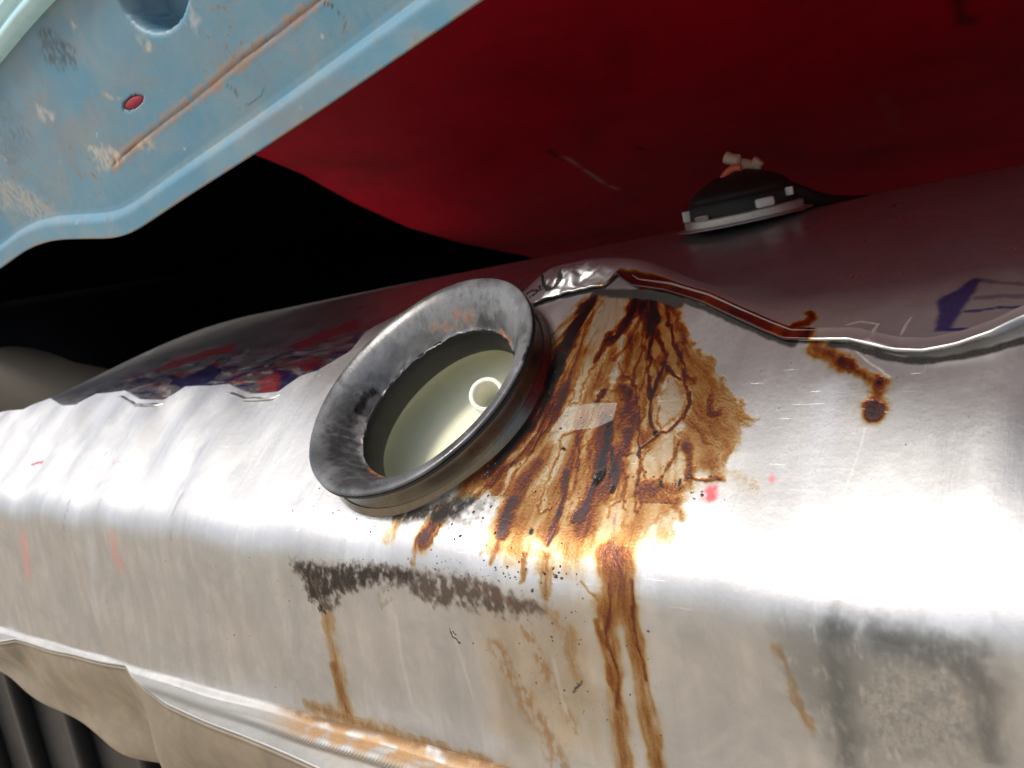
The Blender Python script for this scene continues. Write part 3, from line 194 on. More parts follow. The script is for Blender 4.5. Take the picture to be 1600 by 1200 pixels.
def grid_mesh(name, P, keep=None, flip=False, closed_u=False):
    """P: (rows, cols, 3). keep: bool per face (rows-1, cols-1)."""
    r, c = P.shape[:2]
    idx = np.arange(r * c).reshape(r, c)
    if closed_u:
        idx = np.concatenate([idx, idx[:, :1]], 1)
    q = np.stack([idx[:-1, :-1], idx[:-1, 1:], idx[1:, 1:], idx[1:, :-1]], -1)
    if flip: q = q[..., ::-1]
    q = q.reshape(-1, 4) if keep is None else q[keep]
    return quad_mesh(name, P.reshape(-1, 3), q)

def color_attr(me, name, rgba):
    a = me.color_attributes.new(name, 'FLOAT_COLOR', 'POINT')
    a.data.foreach_set('color', np.ascontiguousarray(rgba, np.float32).ravel())

def vec_attr(me, name, v):
    a = me.attributes.new(name, 'FLOAT_VECTOR', 'POINT')
    a.data.foreach_set('vector', np.ascontiguousarray(v, np.float32).ravel())

def lathe(name, prof_rh, seg=96, wobble=0.0, seed=0, center=None, axis=None, close=False):
    axis = np.asarray(NRM if axis is None else axis, float)
    axis = axis / np.linalg.norm(axis)
    e1 = np.array([1.0, 0, 0]); e1 = e1 - axis * (e1 @ axis); e1 /= np.linalg.norm(e1)
    e2 = np.cross(axis, e1)
    c = np.asarray(NK if center is None else center, float)
    prof_rh = np.array(prof_rh, float)
    if center is None: prof_rh[:, 0] *= 1.07
    th = np.linspace(0, 2 * np.pi, seg, endpoint=False)
    pr = np.array(prof_rh, float)
    if close: pr = np.vstack([pr, pr[:1]])
    rs = np.random.RandomState(seed)
    ph = rs.rand(4) * 6.28
    wob = sum(np.sin(th * k + ph[i]) / k for i, k in enumerate((2, 3, 5, 9))) * wobble
    R = pr[:, 0][:, None] + wob[None] * (pr[:, 0][:, None] > 0.001)
    H = pr[:, 1][:, None] + 0 * th[None] + 0.5 * np.roll(wob, 11)[None]
    P = c + R[..., None] * (np.cos(th)[None, :, None] * e1 + np.sin(th)[None, :, None] * e2) + H[..., None] * axis
    return grid_mesh(name, P, closed_u=True)

def round_profile(pts, n=4):
    """Chaikin corner cutting on an open polyline"""
    p = np.array(pts, float)
    for _ in range(n):
        q = 0.75 * p[:-1] + 0.25 * p[1:]
        r = 0.25 * p[:-1] + 0.75 * p[1:]
        p = np.vstack([p[:1], np.stack([q, r], 1).reshape(-1, p.shape[1]), p[-1:]])
    return p

def tube(name, pts, rad, seg=12):
    pts = np.array(pts, float)
    n = len(pts)
    rad = np.broadcast_to(np.asarray(rad, float), (n,))
    t = np.gradient(pts, axis=0); t /= np.linalg.norm(t, axis=1)[:, None]
    up = np.array([0.31, 0.2, 0.93])
    e1 = np.cross(t, up); e1 /= np.linalg.norm(e1, axis=1)[:, None]
    e2 = np.cross(t, e1)
    th = np.linspace(0, 2 * np.pi, seg, endpoint=False)
    P = pts[:, None] + rad[:, None, None] * (np.cos(th)[None, :, None] * e1[:, None] + np.sin(th)[None, :, None] * e2[:, None])
    # caps
    P = np.concatenate([np.repeat(pts[:1, None], seg, 1), P, np.repeat(pts[-1:, None], seg, 1)], 0)
    return grid_mesh(name, P, closed_u=True)

def bevel_box(name, size, bevel=0.001, seg=2, mat4=None):
    bm = bmesh.new()
    bmesh.ops.create_cube(bm, size=1.0)
    bmesh.ops.scale(bm, vec=size, verts=bm.verts)
    bmesh.ops.bevel(bm, geom=bm.edges[:], offset=bevel, segments=seg, affect='EDGES', profile=0.5)
    if mat4 is not None: bmesh.ops.transform(bm, matrix=mat4, verts=bm.verts)
    me = bpy.data.meshes.new(name)
    bm.to_mesh(me); bm.free()
    return me

# ---- value noise in numpy (for wear maps that live on the surfaces)
def _hash(ix, iy, seed):
    h = (ix.astype(np.int64) * 374761393 + iy.astype(np.int64) * 668265263 + seed * 974711) & 0xffffffff
    h = ((h ^ (h >> 13)) * 1274126177) & 0xffffffff
    return ((h ^ (h >> 16)) & 0xffffff).astype(np.float32) / float(0xffffff)

def vnoise(x, y, seed=0):
    ix = np.floor(x); iy = np.floor(y)
    fx = (x - ix); fy = (y - iy)
    fx = fx * fx * (3 - 2 * fx); fy = fy * fy * (3 - 2 * fy)
    ix = ix.astype(np.int64); iy = iy.astype(np.int64)
    a = _hash(ix, iy, seed); b = _hash(ix + 1, iy, seed)
    c = _hash(ix, iy + 1, seed); d = _hash(ix + 1, iy + 1, seed)
    return a + (b - a) * fx + (c - a) * fy + (a - b - c + d) * fx * fy

def fbm(x, y, oct=4, seed=0, gain=0.5):
    s = 0; a = 1.0; tot = 0
    for k in range(oct):
        x, y = 0.8 * x - 0.6 * y, 0.6 * x + 0.8 * y
        s = s + a * vnoise(x * 2 ** k + 17.3 * k, y * 2 ** k - 9.1 * k, seed + k)
        tot += a; a *= gain
    return s / tot

def poly_dist(U, V, pts):
    """distance to a polyline and the parameter (0..1) along it"""
    pts = np.array(pts, float)
    best = np.full(U.shape, 1e9, np.float32); par = np.zeros(U.shape, np.float32)
    seg = np.linalg.norm(np.diff(pts, axis=0), axis=1)
    cum = np.concatenate([[0], np.cumsum(seg)]); L = cum[-1] + 1e-6
    for i in range(len(pts) - 1):
        a = pts[i]; d = pts[i + 1] - a
        t = np.clip(((U - a[0]) * d[0] + (V - a[1]) * d[1]) / (d @ d + 1e-9), 0, 1)
        r = np.hypot(U - a[0] - t * d[0], V - a[1] - t * d[1])
        m = r < best
        best = np.where(m, r, best)
        par = np.where(m, (cum[i] + t * seg[i]) / L, par)
    return best, par

def poly_inside(U, V, pts):
    pts = np.array(pts, float)
    ins = np.zeros(U.shape, bool)
    n = len(pts)
    for i in range(n):
        x0, y0 = pts[i]; x1, y1 = pts[(i + 1) % n]
        if y0 == y1: continue
        c = ((y0 > V) != (y1 > V)) & (U < (x1 - x0) * (V - y0) / (y1 - y0) + x0)
        ins ^= c
    return ins

class Paint:
    """Dried fuel, dirt, marker and painted shade laid on a surface in its own coordinates (mm along, mm down)."""
    def __init__(self, U, V):
        self.U, self.V = U.astype(np.float32), V.astype(np.float32)
        self.rgb = np.zeros(U.shape + (3,), np.float32)
        self.a = np.zeros(U.shape, np.float32)
        self.h = np.zeros(U.shape, np.float32)
        self.rough = np.full(U.shape, 0.4, np.float32)
        self.T = np.zeros(U.shape, np.float32)      # thickness of dried fuel varnish
    def over(self, sl, m, col, rough=None, h=0.0):
        a0 = self.a[sl]
        m = np.clip(m, 0, 1).astype(np.float32)
        out = m + a0 * (1 - m)
        col = np.asarray(col, np.float32)
        self.rgb[sl] = (col * m[..., None] + self.rgb[sl] * (a0 * (1 - m))[..., None]) / np.maximum(out, 1e-5)[..., None]
        self.a[sl] = out
        if rough is not None: self.rough[sl] = rough * m + self.rough[sl] * (1 - m)
        if h: self.h[sl] += h * m
    def fuel_stroke(self, pts, w, t, warp=1.0, wf=4.0, rim=0.5, taper=(1, 1), seed=1):
        """a run of dried fuel: soft body, darker tide line at its edge"""
        w = max(w, 0.6) / 2
        sl = self.window(pts, w * 2.5 + warp * 2 + 2)
        if len(sl[0]) == 0: return
        U, V = self.U[sl], self.V[sl]
        du = (fbm(U / wf, V / (wf * 2.2), 4, seed) - 0.5) * 2.4 * warp
        dv = (fbm(U / wf + 40, V / wf, 4, seed + 5) - 0.5) * 2.4 * warp
        d, q = poly_dist(U + du, V + dv, pts)
        ww = w * (taper[0] + (taper[1] - taper[0]) * q) * (0.6 + 0.8 * fbm(q * 9, q * 0 + seed, 3, seed + 9))
        e = d / np.maximum(ww, 0.08)
        body = 1.25 * np.exp(-1.3 * e ** 2) * (0.15 + 1.7 * fbm(U / 1.3, V / 7.0, 4, seed + 3, 0.6))
        edge = np.exp(-((e - 0.95) / (0.16 + 0.12 / w)) ** 2) * smooth(0.30, 0.62, fbm(U / 4, V / 6, 3, seed + 31))
        self.T[sl] += t * (body + rim * edge)
    def fuel_area(self, pts, t, edge=1.2, warp=2.5, wf=6.0, rim=0.4, rimw=0.5, clear=0.0, seed=1):
        sl = self.window(pts, warp * 2.4 + edge * 2 + 2)
        if len(sl[0]) == 0: return
        U, V = self.U[sl], self.V[sl]
        du = (fbm(U / wf, V / wf, 5, seed, 0.6) - 0.5) * 2.4 * warp
        dv = (fbm(U / wf + 40, V / wf, 5, seed + 5, 0.6) - 0.5) * 2.4 * warp
        d, _ = poly_dist(U + du, V + dv, list(pts) + [pts[0]])
        sd = np.where(poly_inside(U + du, V + dv, pts), -d, d)
        m = 1 - smooth(-edge, edge * 0.6, sd)
        rm = np.exp(-((sd + 0.3) / rimw) ** 2) * smooth(0.30, 0.60, fbm(U / 6, V / 6, 3, seed + 31))
        if clear: self.T[sl] *= 1 - m * clear
        self.T[sl] += t * m * (0.45 + 1.1 * fbm(U / 5, V / 9, 5, seed + 3)) + rim * rm
    def window(self, pts, pad):
        p = np.array(pts, float)
        m = (self.U > p[:, 0].min() - pad) & (self.U < p[:, 0].max() + pad) & (self.V > p[:, 1].min() - pad) & (self.V < p[:, 1].max() + pad)
        return np.nonzero(m)
    def stroke(self, pts, w, col, a=1.0, soft=0.35, warp=1.0, wf=4.0, rough=0.3, h=0.0, rim=0.0, rimcol=(0.02, 0.006, 0.002), taper=(1, 1), grain=0.0, seed=1):
        w = w / 2
        sl = self.window(pts, w * 2 + warp * 2 + 1)
        if len(sl[0]) == 0: return
        U, V = self.U[sl], self.V[sl]
        du = (fbm(U / wf, V / (wf * 2.2), 3, seed) - 0.5) * 2 * warp
        dv = (fbm(U / wf + 40, V / wf, 3, seed + 5) - 0.5) * 2 * warp
        d, t = poly_dist(U + du, V + dv, pts)
        ww = w * (taper[0] + (taper[1] - taper[0]) * t) * (0.75 + 0.5 * fbm(t * 9, t * 0 + seed, 2, seed + 9))
        e = d / np.maximum(ww, 0.05)
        m = 1 - smooth(1 - soft, 1 + soft, e)
        if grain: m = m * smooth(grain - 0.18, grain + 0.18, fbm(U / 1.6, V / 2.6, 4, seed + 21))
        self.over(sl, m * a, col, rough, h)
        if rim:
            rm = np.exp(-((e - 0.93) / (0.12 + 0.25 / np.maximum(w, 0.4))) ** 2) * rim * smooth(0.35, 0.6, fbm(U / 5, V / 7, 2, seed + 31) + 0.12)
            self.over(sl, rm, rimcol, rough, h)
    def area(self, pts, col, a=1.0, edge=1.0, warp=2.0, wf=6.0, rough=0.35, h=0.0, rim=0.0, rimcol=(0.05, 0.02, 0.006), rimw=0.6, grain=0.0, gs=(1.6, 2.6), streak=None, seed=1):
        sl = self.window(pts, warp * 2 + edge * 2 + 1)
        if len(sl[0]) == 0: return
        U, V = self.U[sl], self.V[sl]
        du = (fbm(U / wf, V / wf, 4, seed) - 0.5) * 2 * warp
        dv = (fbm(U / wf + 40, V / wf, 4, seed + 5) - 0.5) * 2 * warp
        d, _ = poly_dist(U + du, V + dv, list(pts) + [pts[0]])
        ins = poly_inside(U + du, V + dv, pts)
        sd = np.where(ins, -d, d)
        m = 1 - smooth(-edge, edge, sd)
        if grain: m = m * smooth(grain - 0.2, grain + 0.2, fbm(U / gs[0], V / gs[1], 4, seed + 21))
        if streak is not None: m = m * streak[sl]
        self.over(sl, m * a, col, rough, h)
        if rim:
            rm = np.exp(-((sd + rimw) / rimw) ** 2) * rim * smooth(0.3, 0.6, fbm(U / 6, V / 6, 2, seed + 31))
            self.over(sl, rm, rimcol, rough, h)

# ================================================================= materials
def new_mat(name):
    m = bpy.data.materials.new(name)
    m.use_nodes = True
    nt = m.node_tree
    b = nt.nodes['Principled BSDF']
    return m, nt, b

def N(nt, t, **kw):
    n = nt.nodes.new(t)
    for k, v in kw.items(): setattr(n, k, v)
    return n

def ramp(nt, fac, stops, interp='LINEAR'):
    r = N(nt, 'ShaderNodeValToRGB')
    r.color_ramp.interpolation = interp
    el = r.color_ramp.elements
    while len(el) < len(stops): el.new(0.5)
    for e, (p, c) in zip(el, stops):
        e.position = p
        e.color = c if len(c) == 4 else (*c, 1)
    nt.links.new(fac, r.inputs[0])
    return r.outputs[0]

def noise(nt, vec, scale, detail=4, rough=0.55, dist=0.0):
    n = N(nt, 'ShaderNodeTexNoise')
    n.inputs['Scale'].default_value = scale
    n.inputs['Detail'].default_value = detail
    n.inputs['Roughness'].default_value = rough
    n.inputs['Distortion'].default_value = dist
    if vec is not None: nt.links.new(vec, n.inputs['Vector'])
    return n.outputs['Fac']

def mapping(nt, vec, scale=(1, 1, 1), rot=(0, 0, 0), loc=(0, 0, 0)):
    n = N(nt, 'ShaderNodeMapping')
    n.inputs['Scale'].default_value = scale
    n.inputs['Rotation'].default_value = rot
    n.inputs['Location'].default_value = loc
    nt.links.new(vec, n.inputs['Vector'])
    return n.outputs[0]

def mixc(nt, fac, a, b, blend='MIX'):
    n = N(nt, 'ShaderNodeMix', data_type='RGBA', blend_type=blend)
    for sock, v in ((0, fac), (6, a), (7, b)):
        if hasattr(v, 'links'): nt.links.new(v, n.inputs[sock])
        elif sock == 0: n.inputs[0].default_value = v
        else: n.inputs[sock].default_value = (*v, 1) if len(v) == 3 else v
    return n.outputs[2]

def math_(nt, op, a, b=None, c=None, clamp=False):
    n = N(nt, 'ShaderNodeMath', operation=op, use_clamp=clamp)
    for i, v in enumerate((a, b, c)):
        if v is None: continue
        if hasattr(v, 'links'): nt.links.new(v, n.inputs[i])
        else: n.inputs[i].default_value = v
    return n.outputs[0]

def bump(nt, height, strength=0.3, dist=0.001, normal=None):
    n = N(nt, 'ShaderNodeBump')
    n.inputs['Strength'].default_value = strength
    n.inputs['Distance'].default_value = dist
    nt.links.new(height, n.inputs['Height'])
    if normal is not None: nt.links.new(normal, n.inputs['Normal'])
    return n.outputs[0]

def objco(nt):
    return N(nt, 'ShaderNodeTexCoord').outputs['Object']

def metal_mat(name, base=(0.66, 0.66, 0.655), rough=0.30, metallic=0.9, attrs=True, streaks=True, aniso=0.0):
    m, nt, b = new_mat(name)
    co = objco(nt)
    if attrs:
        at = N(nt, 'ShaderNodeAttribute', attribute_name='surf')
        sv = at.outputs['Vector']
    else:
        sv = co
    n1 = noise(nt, co, 55, 5, 0.6)
    n2 = noise(nt, co, 420, 4, 0.65)
    n3 = noise(nt, mapping(nt, sv, (900, 45, 45)), 1.0, 4, 0.6)      # drawn streaks down the sheet
    n4 = noise(nt, mapping(nt, sv, (120, 14, 14)), 1.0, 3, 0.6)
    dark = tuple(c * 0.80 for c in base)
    col = mixc(nt, ramp(nt, n1, [(0.35, (0, 0, 0)), (0.65, (1, 1, 1))]), base, dark)
    if streaks:
        col = mixc(nt, ramp(nt, n4, [(0.42, (0, 0, 0)), (0.60, (0.8, 0.8, 0.8))]), col, tuple(c * 0.80 for c in base))
    col = mixc(nt, ramp(nt, n2, [(0.62, (0, 0, 0)), (0.75, (0.35, 0.35, 0.35))]), col, (0.33, 0.33, 0.34))
    ox = ramp(nt, noise(nt, co, 24, 6, 0.7, 0.8), [(0.46, (0, 0, 0)), (0.70, (0.6, 0.6, 0.6))])
    col = mixc(nt, ox, col, tuple(c * k_ for c, k_ in zip(base, (0.60, 0.61, 0.63))))
    sa = ramp(nt, noise(nt, mapping(nt, sv, (60, 2600, 60), (0, 0, 0.5)), 1.0, 2, 0.5), [(0.72, (0, 0, 0)), (0.78, (0.6, 0.6, 0.6))])
    sb = ramp(nt, noise(nt, mapping(nt, sv, (2600, 50, 60), (0, 0, 0.25)), 1.0, 2, 0.5), [(0.71, (0, 0, 0)), (0.78, (0.6, 0.6, 0.6))])
    scr_ = math_(nt, 'MULTIPLY', math_(nt, 'MAXIMUM', sa, sb), 1.0 if streaks else 0.12)
    col = mixc(nt, scr_, col, (0.80, 0.80, 0.80))
    rg = math_(nt, 'MULTIPLY_ADD', n1, 0.16, rough - 0.08)
    rg = math_(nt, 'MULTIPLY_ADD', ox, 0.22, rg)
    rg = math_(nt, 'MULTIPLY_ADD', n3, 0.10, math_(nt, 'ADD', rg, -0.05))
    h = math_(nt, 'ADD', math_(nt, 'MULTIPLY', n2, 0.5), math_(nt, 'MULTIPLY', n3, 0.6 if streaks else 0.0))
    h = math_(nt, 'ADD', h, math_(nt, 'MULTIPLY', scr_, -0.6))
    nrm = bump(nt, h, 0.26, 0.0004)
    nt.links.new(col, b.inputs['Base Color'])
    nt.links.new(rg, b.inputs['Roughness'])
    b.inputs['Metallic'].default_value = metallic
    nt.links.new(nrm, b.inputs['Normal'])
    if attrs:
        # dried fuel: a varnish film that filters the metal below it, yellow where thin, brown-black where thick
        aux = N(nt, 'ShaderNodeAttribute', attribute_name='aux')
        sep = N(nt, 'ShaderNodeSeparateColor'); nt.links.new(aux.outputs['Color'], sep.inputs[0])
        fine = noise(nt, co, 1500, 3, 0.6)
        T = math_(nt, 'MULTIPLY', sep.outputs[2], math_(nt, 'MULTIPLY_ADD', fine, 0.9, 0.55))
        cmb = N(nt, 'ShaderNodeCombineColor')
        for k_, base_t in enumerate((0.69, 0.48, 0.26)):
            nt.links.new(math_(nt, 'POWER', base_t, T), cmb.inputs[k_])
        vcol = mixc(nt, 1.0, col, cmb.outputs[0], 'MULTIPLY')
        nt.links.new(vcol, b.inputs['Base Color'])
        thick = ramp(nt, math_(nt, 'MULTIPLY', T, 0.12), [(0.0, (0, 0, 0)), (1.0, (1, 1, 1))])
        nt.links.new(math_(nt, 'MULTIPLY_ADD', thick, -0.80, metallic), b.inputs['Metallic'])
        nt.links.new(math_(nt, 'MULTIPLY', ramp(nt, T, [(0.05, (0, 0, 0)), (0.8, (1, 1, 1))]), 0.28), b.inputs['Coat Weight'])
        b.inputs['Coat Roughness'].default_value = 0.12
        nrm = bump(nt, math_(nt, 'ADD', math_(nt, 'MINIMUM', math_(nt, 'MULTIPLY', T, 0.1), 0.6), math_(nt, 'MULTIPLY', math_(nt, 'MULTIPLY', fine, thick), 0.2)), 0.35, 0.0006, nrm)
        nt.links.new(nrm, b.inputs['Normal']); nt.links.new(nrm, b.inputs['Coat Normal'])
    if attrs:
        # second layer: dried fuel, dirt, marker or painted shade lying on the metal
        st = N(nt, 'ShaderNodeAttribute', attribute_name='stain')
        al = math_(nt, 'MULTIPLY', st.outputs['Alpha'], math_(nt, 'MULTIPLY_ADD', fine, 0.4, 0.82), clamp=True)
        sc = mixc(nt, 0.5, st.outputs['Color'], mixc(nt, 1.0, st.outputs['Color'], ramp(nt, fine, [(0.3, (0.4, 0.4, 0.4)), (0.7, (1.5, 1.5, 1.5))]), 'MULTIPLY'))
        b2 = N(nt, 'ShaderNodeBsdfPrincipled')
        nt.links.new(sc, b2.inputs['Base Color'])
        nt.links.new(sep.outputs[1], b2.inputs['Roughness'])
        b2.inputs['Metallic'].default_value = 0.35
        hh = math_(nt, 'ADD', sep.outputs[0], math_(nt, 'MULTIPLY', fine, 0.12))
        nt.links.new(bump(nt, hh, 0.30, 0.0006, nrm), b2.inputs['Normal'])
        mx = N(nt, 'ShaderNodeMixShader')
        nt.links.new(al, mx.inputs[0]); nt.links.new(b.outputs[0], mx.inputs[1]); nt.links.new(b2.outputs[0], mx.inputs[2])
        nt.links.new(mx.outputs[0], nt.nodes['Material Output'].inputs['Surface'])
    if aniso:
        b.inputs['Anisotropic'].default_value = aniso
        cx = N(nt, 'ShaderNodeCombineXYZ'); cx.inputs[0].default_value = 1.0
        nt.links.new(cx.outputs[0], b.inputs['Tangent'])
    return m

M_TANK = metal_mat('tank_metal', rough=0.36, aniso=0.6)
M_TOP = metal_mat('tank_top_metal', rough=0.30, streaks=False)
M_PLAIN = metal_mat('plain_tank_metal', attrs=False, rough=0.34, streaks=False)
M_FILLET = metal_mat('neck_fillet_metal', base=(0.27, 0.24, 0.19), attrs=False, rough=0.25, metallic=1.0, streaks=False)
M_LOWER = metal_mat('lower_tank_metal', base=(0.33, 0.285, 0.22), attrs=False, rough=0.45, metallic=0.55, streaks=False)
M_NECK = metal_mat('neck_metal', base=(0.20, 0.185, 0.16), attrs=False, rough=0.28, metallic=1.0, streaks=False)

def rubber_mat():
    m, nt, b = new_mat('black_rubber')
    co = objco(nt)
    n1 = noise(nt, co, 45, 5, 0.6, 0.6)
    n2 = noise(nt, co, 260, 5, 0.7)
    n3 = noise(nt, co, 900, 3, 0.6)
    dust = math_(nt, 'MULTIPLY', ramp(nt, n1, [(0.38, (0, 0, 0)), (0.66, (1, 1, 1))]), ramp(nt, n2, [(0.25, (0.45, 0.45, 0.45)), (0.7, (1, 1, 1))]))
    col = mixc(nt, dust, (0.055, 0.057, 0.060), (0.19, 0.196, 0.204))
    col = mixc(nt, ramp(nt, n2, [(0.66, (0, 0, 0)), (0.72, (1, 1, 1))]), col, (0.012, 0.012, 0.012))
    st = N(nt, 'ShaderNodeAttribute', attribute_name='stain')
    spk = ramp(nt, n3, [(0.66, (0, 0, 0)), (0.74, (0.8, 0.8, 0.8))])
    col = mixc(nt, spk, col, (0.22, 0.21, 0.20))
    col = mixc(nt, math_(nt, 'MULTIPLY', st.outputs['Alpha'], math_(nt, 'MULTIPLY_ADD', n3, 1.2, 0.3), clamp=True), col, st.outputs['Color'])
    nt.links.new(col, b.inputs['Base Color'])
    nt.links.new(ramp(nt, n1, [(0.3, (0.16, 0.16, 0.16)), (0.7, (0.38, 0.38, 0.38))]), b.inputs['Roughness'])
    nt.links.new(bump(nt, math_(nt, 'ADD', n2, math_(nt, 'MULTIPLY', n3, 0.4)), 0.25, 0.0005), b.inputs['Normal'])
    return m
M_RUBBER = rubber_mat()

def simple_mat(name, col, rough=0.5, metallic=0.0, var=0.25, scale=60, bumps=0.2, bd=0.0005):
    m, nt, b = new_mat(name)
    co = objco(nt)
    n1 = noise(nt, co, scale, 5, 0.6)
    n2 = noise(nt, co, scale * 7, 3, 0.6)
    c = mixc(nt, n1, tuple(x * (1 - var) for x in col), tuple(min(1, x * (1 + var)) for x in col))
    nt.links.new(c, b.inputs['Base Color'])
    nt.links.new(math_(nt, 'MULTIPLY_ADD', n1, 0.2, rough - 0.1), b.inputs['Roughness'])
    b.inputs['Metallic'].default_value = metallic
    nt.links.new(bump(nt, math_(nt, 'ADD', n1, math_(nt, 'MULTIPLY', n2, 0.4)), bumps, bd), b.inputs['Normal'])
    return m

def blue_mat():
    m, nt, b = new_mat('blue_body_paint')
    co = objco(nt)
    st = N(nt, 'ShaderNodeAttribute', attribute_name='stain')
    n1 = noise(nt, co, 18, 5, 0.6, 0.4)
    n2 = noise(nt, co, 70, 6, 0.68)
    n3 = noise(nt, co, 600, 3, 0.7)
    col = mixc(nt, n1, (0.070, 0.205, 0.310), (0.115, 0.260, 0.345))
    grime = ramp(nt, noise(nt, mapping(nt, co, (14, 14, 30), loc=(0.3, 0.1, 0.7)), 1.0, 5, 0.7), [(0.50, (0, 0, 0)), (0.66, (0.75, 0.75, 0.75))])
    col = mixc(nt, grime, col, (0.17, 0.20, 0.215))
    chips = ramp(nt, n2, [(0.655, (0, 0, 0)), (0.70, (0.85, 0.85, 0.85))])
    col = mixc(nt, chips, col, (0.42, 0.42, 0.38))
    specks = ramp(nt, n3, [(0.70, (0, 0, 0)), (0.76, (0.8, 0.8, 0.8))])
    col = mixc(nt, specks, col, (0.05, 0.07, 0.08))
    fade = ramp(nt, noise(nt, co, 34, 6, 0.72, 0.5), [(0.42, (0, 0, 0)), (0.68, (0.5, 0.5, 0.5))])
    col = mixc(nt, fade, col, (0.235, 0.275, 0.285))
    rb = math_(nt, 'MULTIPLY', ramp(nt, noise(nt, co, 150, 4, 0.7), [(0.60, (0, 0, 0)), (0.68, (1, 1, 1))]), ramp(nt, n1, [(0.45, (0, 0, 0)), (0.6, (0.9, 0.9, 0.9))]))
    col = mixc(nt, rb, col, (0.20, 0.13, 0.08))
    col = mixc(nt, math_(nt, 'MULTIPLY', st.outputs['Alpha'], math_(nt, 'MULTIPLY_ADD', n2, 1.6, 0.1), clamp=True), col, st.outputs['Color'])
    nt.links.new(col, b.inputs['Base Color'])
    nt.links.new(math_(nt, 'MULTIPLY_ADD', n2, 0.3, 0.35), b.inputs['Roughness'])
    nt.links.new(bump(nt, math_(nt, 'ADD', n2, math_(nt, 'MULTIPLY', n3, 0.25)), 0.22, 0.001), b.inputs['Normal'])
    return m
M_BLUE = blue_mat()

def red_mat():
    m, nt, b = new_mat('red_floor_paint')
    co = objco(nt)
    n1 = noise(nt, co, 7, 5, 0.6)
    n2 = noise(nt, co, 60, 5, 0.65)
    n3 = noise(nt, co, 700, 2, 0.6)
    st = N(nt, 'ShaderNodeAttribute', attribute_name='stain')
    col = mixc(nt, n1, (0.36, 0.0012, 0.014), (0.50, 0.0025, 0.020))
    col = mixc(nt, ramp(nt, n2, [(0.60, (0, 0, 0)), (0.75, (0.6, 0.6, 0.6))]), col, (0.20, 0.003, 0.008))
    over = ramp(nt, noise(nt, mapping(nt, co, (5, 9, 9)), 1.0, 6, 0.7, 1.0), [(0.44, (0, 0, 0)), (0.72, (0.8, 0.8, 0.8))])
    col = mixc(nt, over, col, (0.16, 0.004, 0.008))
    dust = math_(nt, 'MULTIPLY', ramp(nt, noise(nt, co, 1100, 3, 0.7), [(0.62, (0, 0, 0)), (0.74, (0.5, 0.5, 0.5))]), ramp(nt, n1, [(0.35, (0.2, 0.2, 0.2)), (0.65, (1, 1, 1))]))
    col = mixc(nt, dust, col, (0.45, 0.10, 0.09))
    chip = ramp(nt, noise(nt, mapping(nt, co, (40, 90, 90), (0, 0, 0.6)), 1.0, 5, 0.75), [(0.735, (0, 0, 0)), (0.76, (0.9, 0.9, 0.9))])
    col = mixc(nt, chip, col, (0.03, 0.008, 0.008))
    col = mixc(nt, st.outputs['Alpha'], col, st.outputs['Color'])
    nt.links.new(col, b.inputs['Base Color'])
    nt.links.new(math_(nt, 'MULTIPLY_ADD', n2, 0.2, 0.5), b.inputs['Roughness'])
    b.inputs['Specular IOR Level'].default_value = 0.15
    nt.links.new(bump(nt, math_(nt, 'ADD', n2, math_(nt, 'MULTIPLY', n3, 0.3)), 0.15, 0.001), b.inputs['Normal'])
    return m
M_RED = red_mat()
M_SLEEVE = simple_mat('dark_gritty_rubber', (0.005, 0.0045, 0.004), 0.55, var=0.8, scale=220, bumps=0.5)
M_BLACK = simple_mat('shade_black', (0.004, 0.005, 0.007), 0.95, var=0.3, scale=30)  # deep shade of the cavity put into a near-black colour
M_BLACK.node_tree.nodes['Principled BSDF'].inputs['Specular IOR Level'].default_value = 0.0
M_CAP = simple_mat('black_plastic', (0.010, 0.012, 0.011), 0.55, var=0.3, scale=80)
M_SUNLIT_BLUE = simple_mat('sunlit_blue_paint', (0.50, 0.80, 0.86), 0.3, var=0.15, scale=90)  # sun brightness put into the colour: the blue paint lightened
M_PLUG = simple_mat('dark_red_plug', (0.26, 0.012, 0.03), 0.6, var=0.5, scale=300)
M_ZINC = simple_mat('zinc_ring', (0.55, 0.54, 0.48), 0.4, metallic=0.5, var=0.3, scale=160)
M_WHITE = simple_mat('white_plastic', (0.80, 0.82, 0.80), 0.4, var=0.08, scale=120)
M_TAPE = simple_mat('beige_tape', (0.62, 0.46, 0.36), 0.6, var=0.25, scale=200)
M_ORANGE = simple_mat('orange_wire', (0.75, 0.16, 0.09), 0.45, var=0.1, scale=200)
M_MUFF = simple_mat('dull_muffler_steel', (0.16, 0.14, 0.11), 0.7, metallic=0.0, var=0.2, scale=30)
M_CRATE = simple_mat('black_crate_plastic', (0.009, 0.010, 0.011), 0.42, var=0.3, scale=40)
M_GRIT = simple_mat('dark_grit', (0.075, 0.050, 0.034), 0.4, var=0.7, scale=400, bumps=0.5)
M_OLIVE = simple_mat('fuel_film_metal', (0.90, 0.90, 0.68), 0.25, metallic=0.0, var=0.10, scale=40, bumps=0.08)
M_TUBE = simple_mat('pale_tube', (0.90, 0.89, 0.78), 0.30, metallic=0.0, var=0.08, scale=90, bumps=0.05)

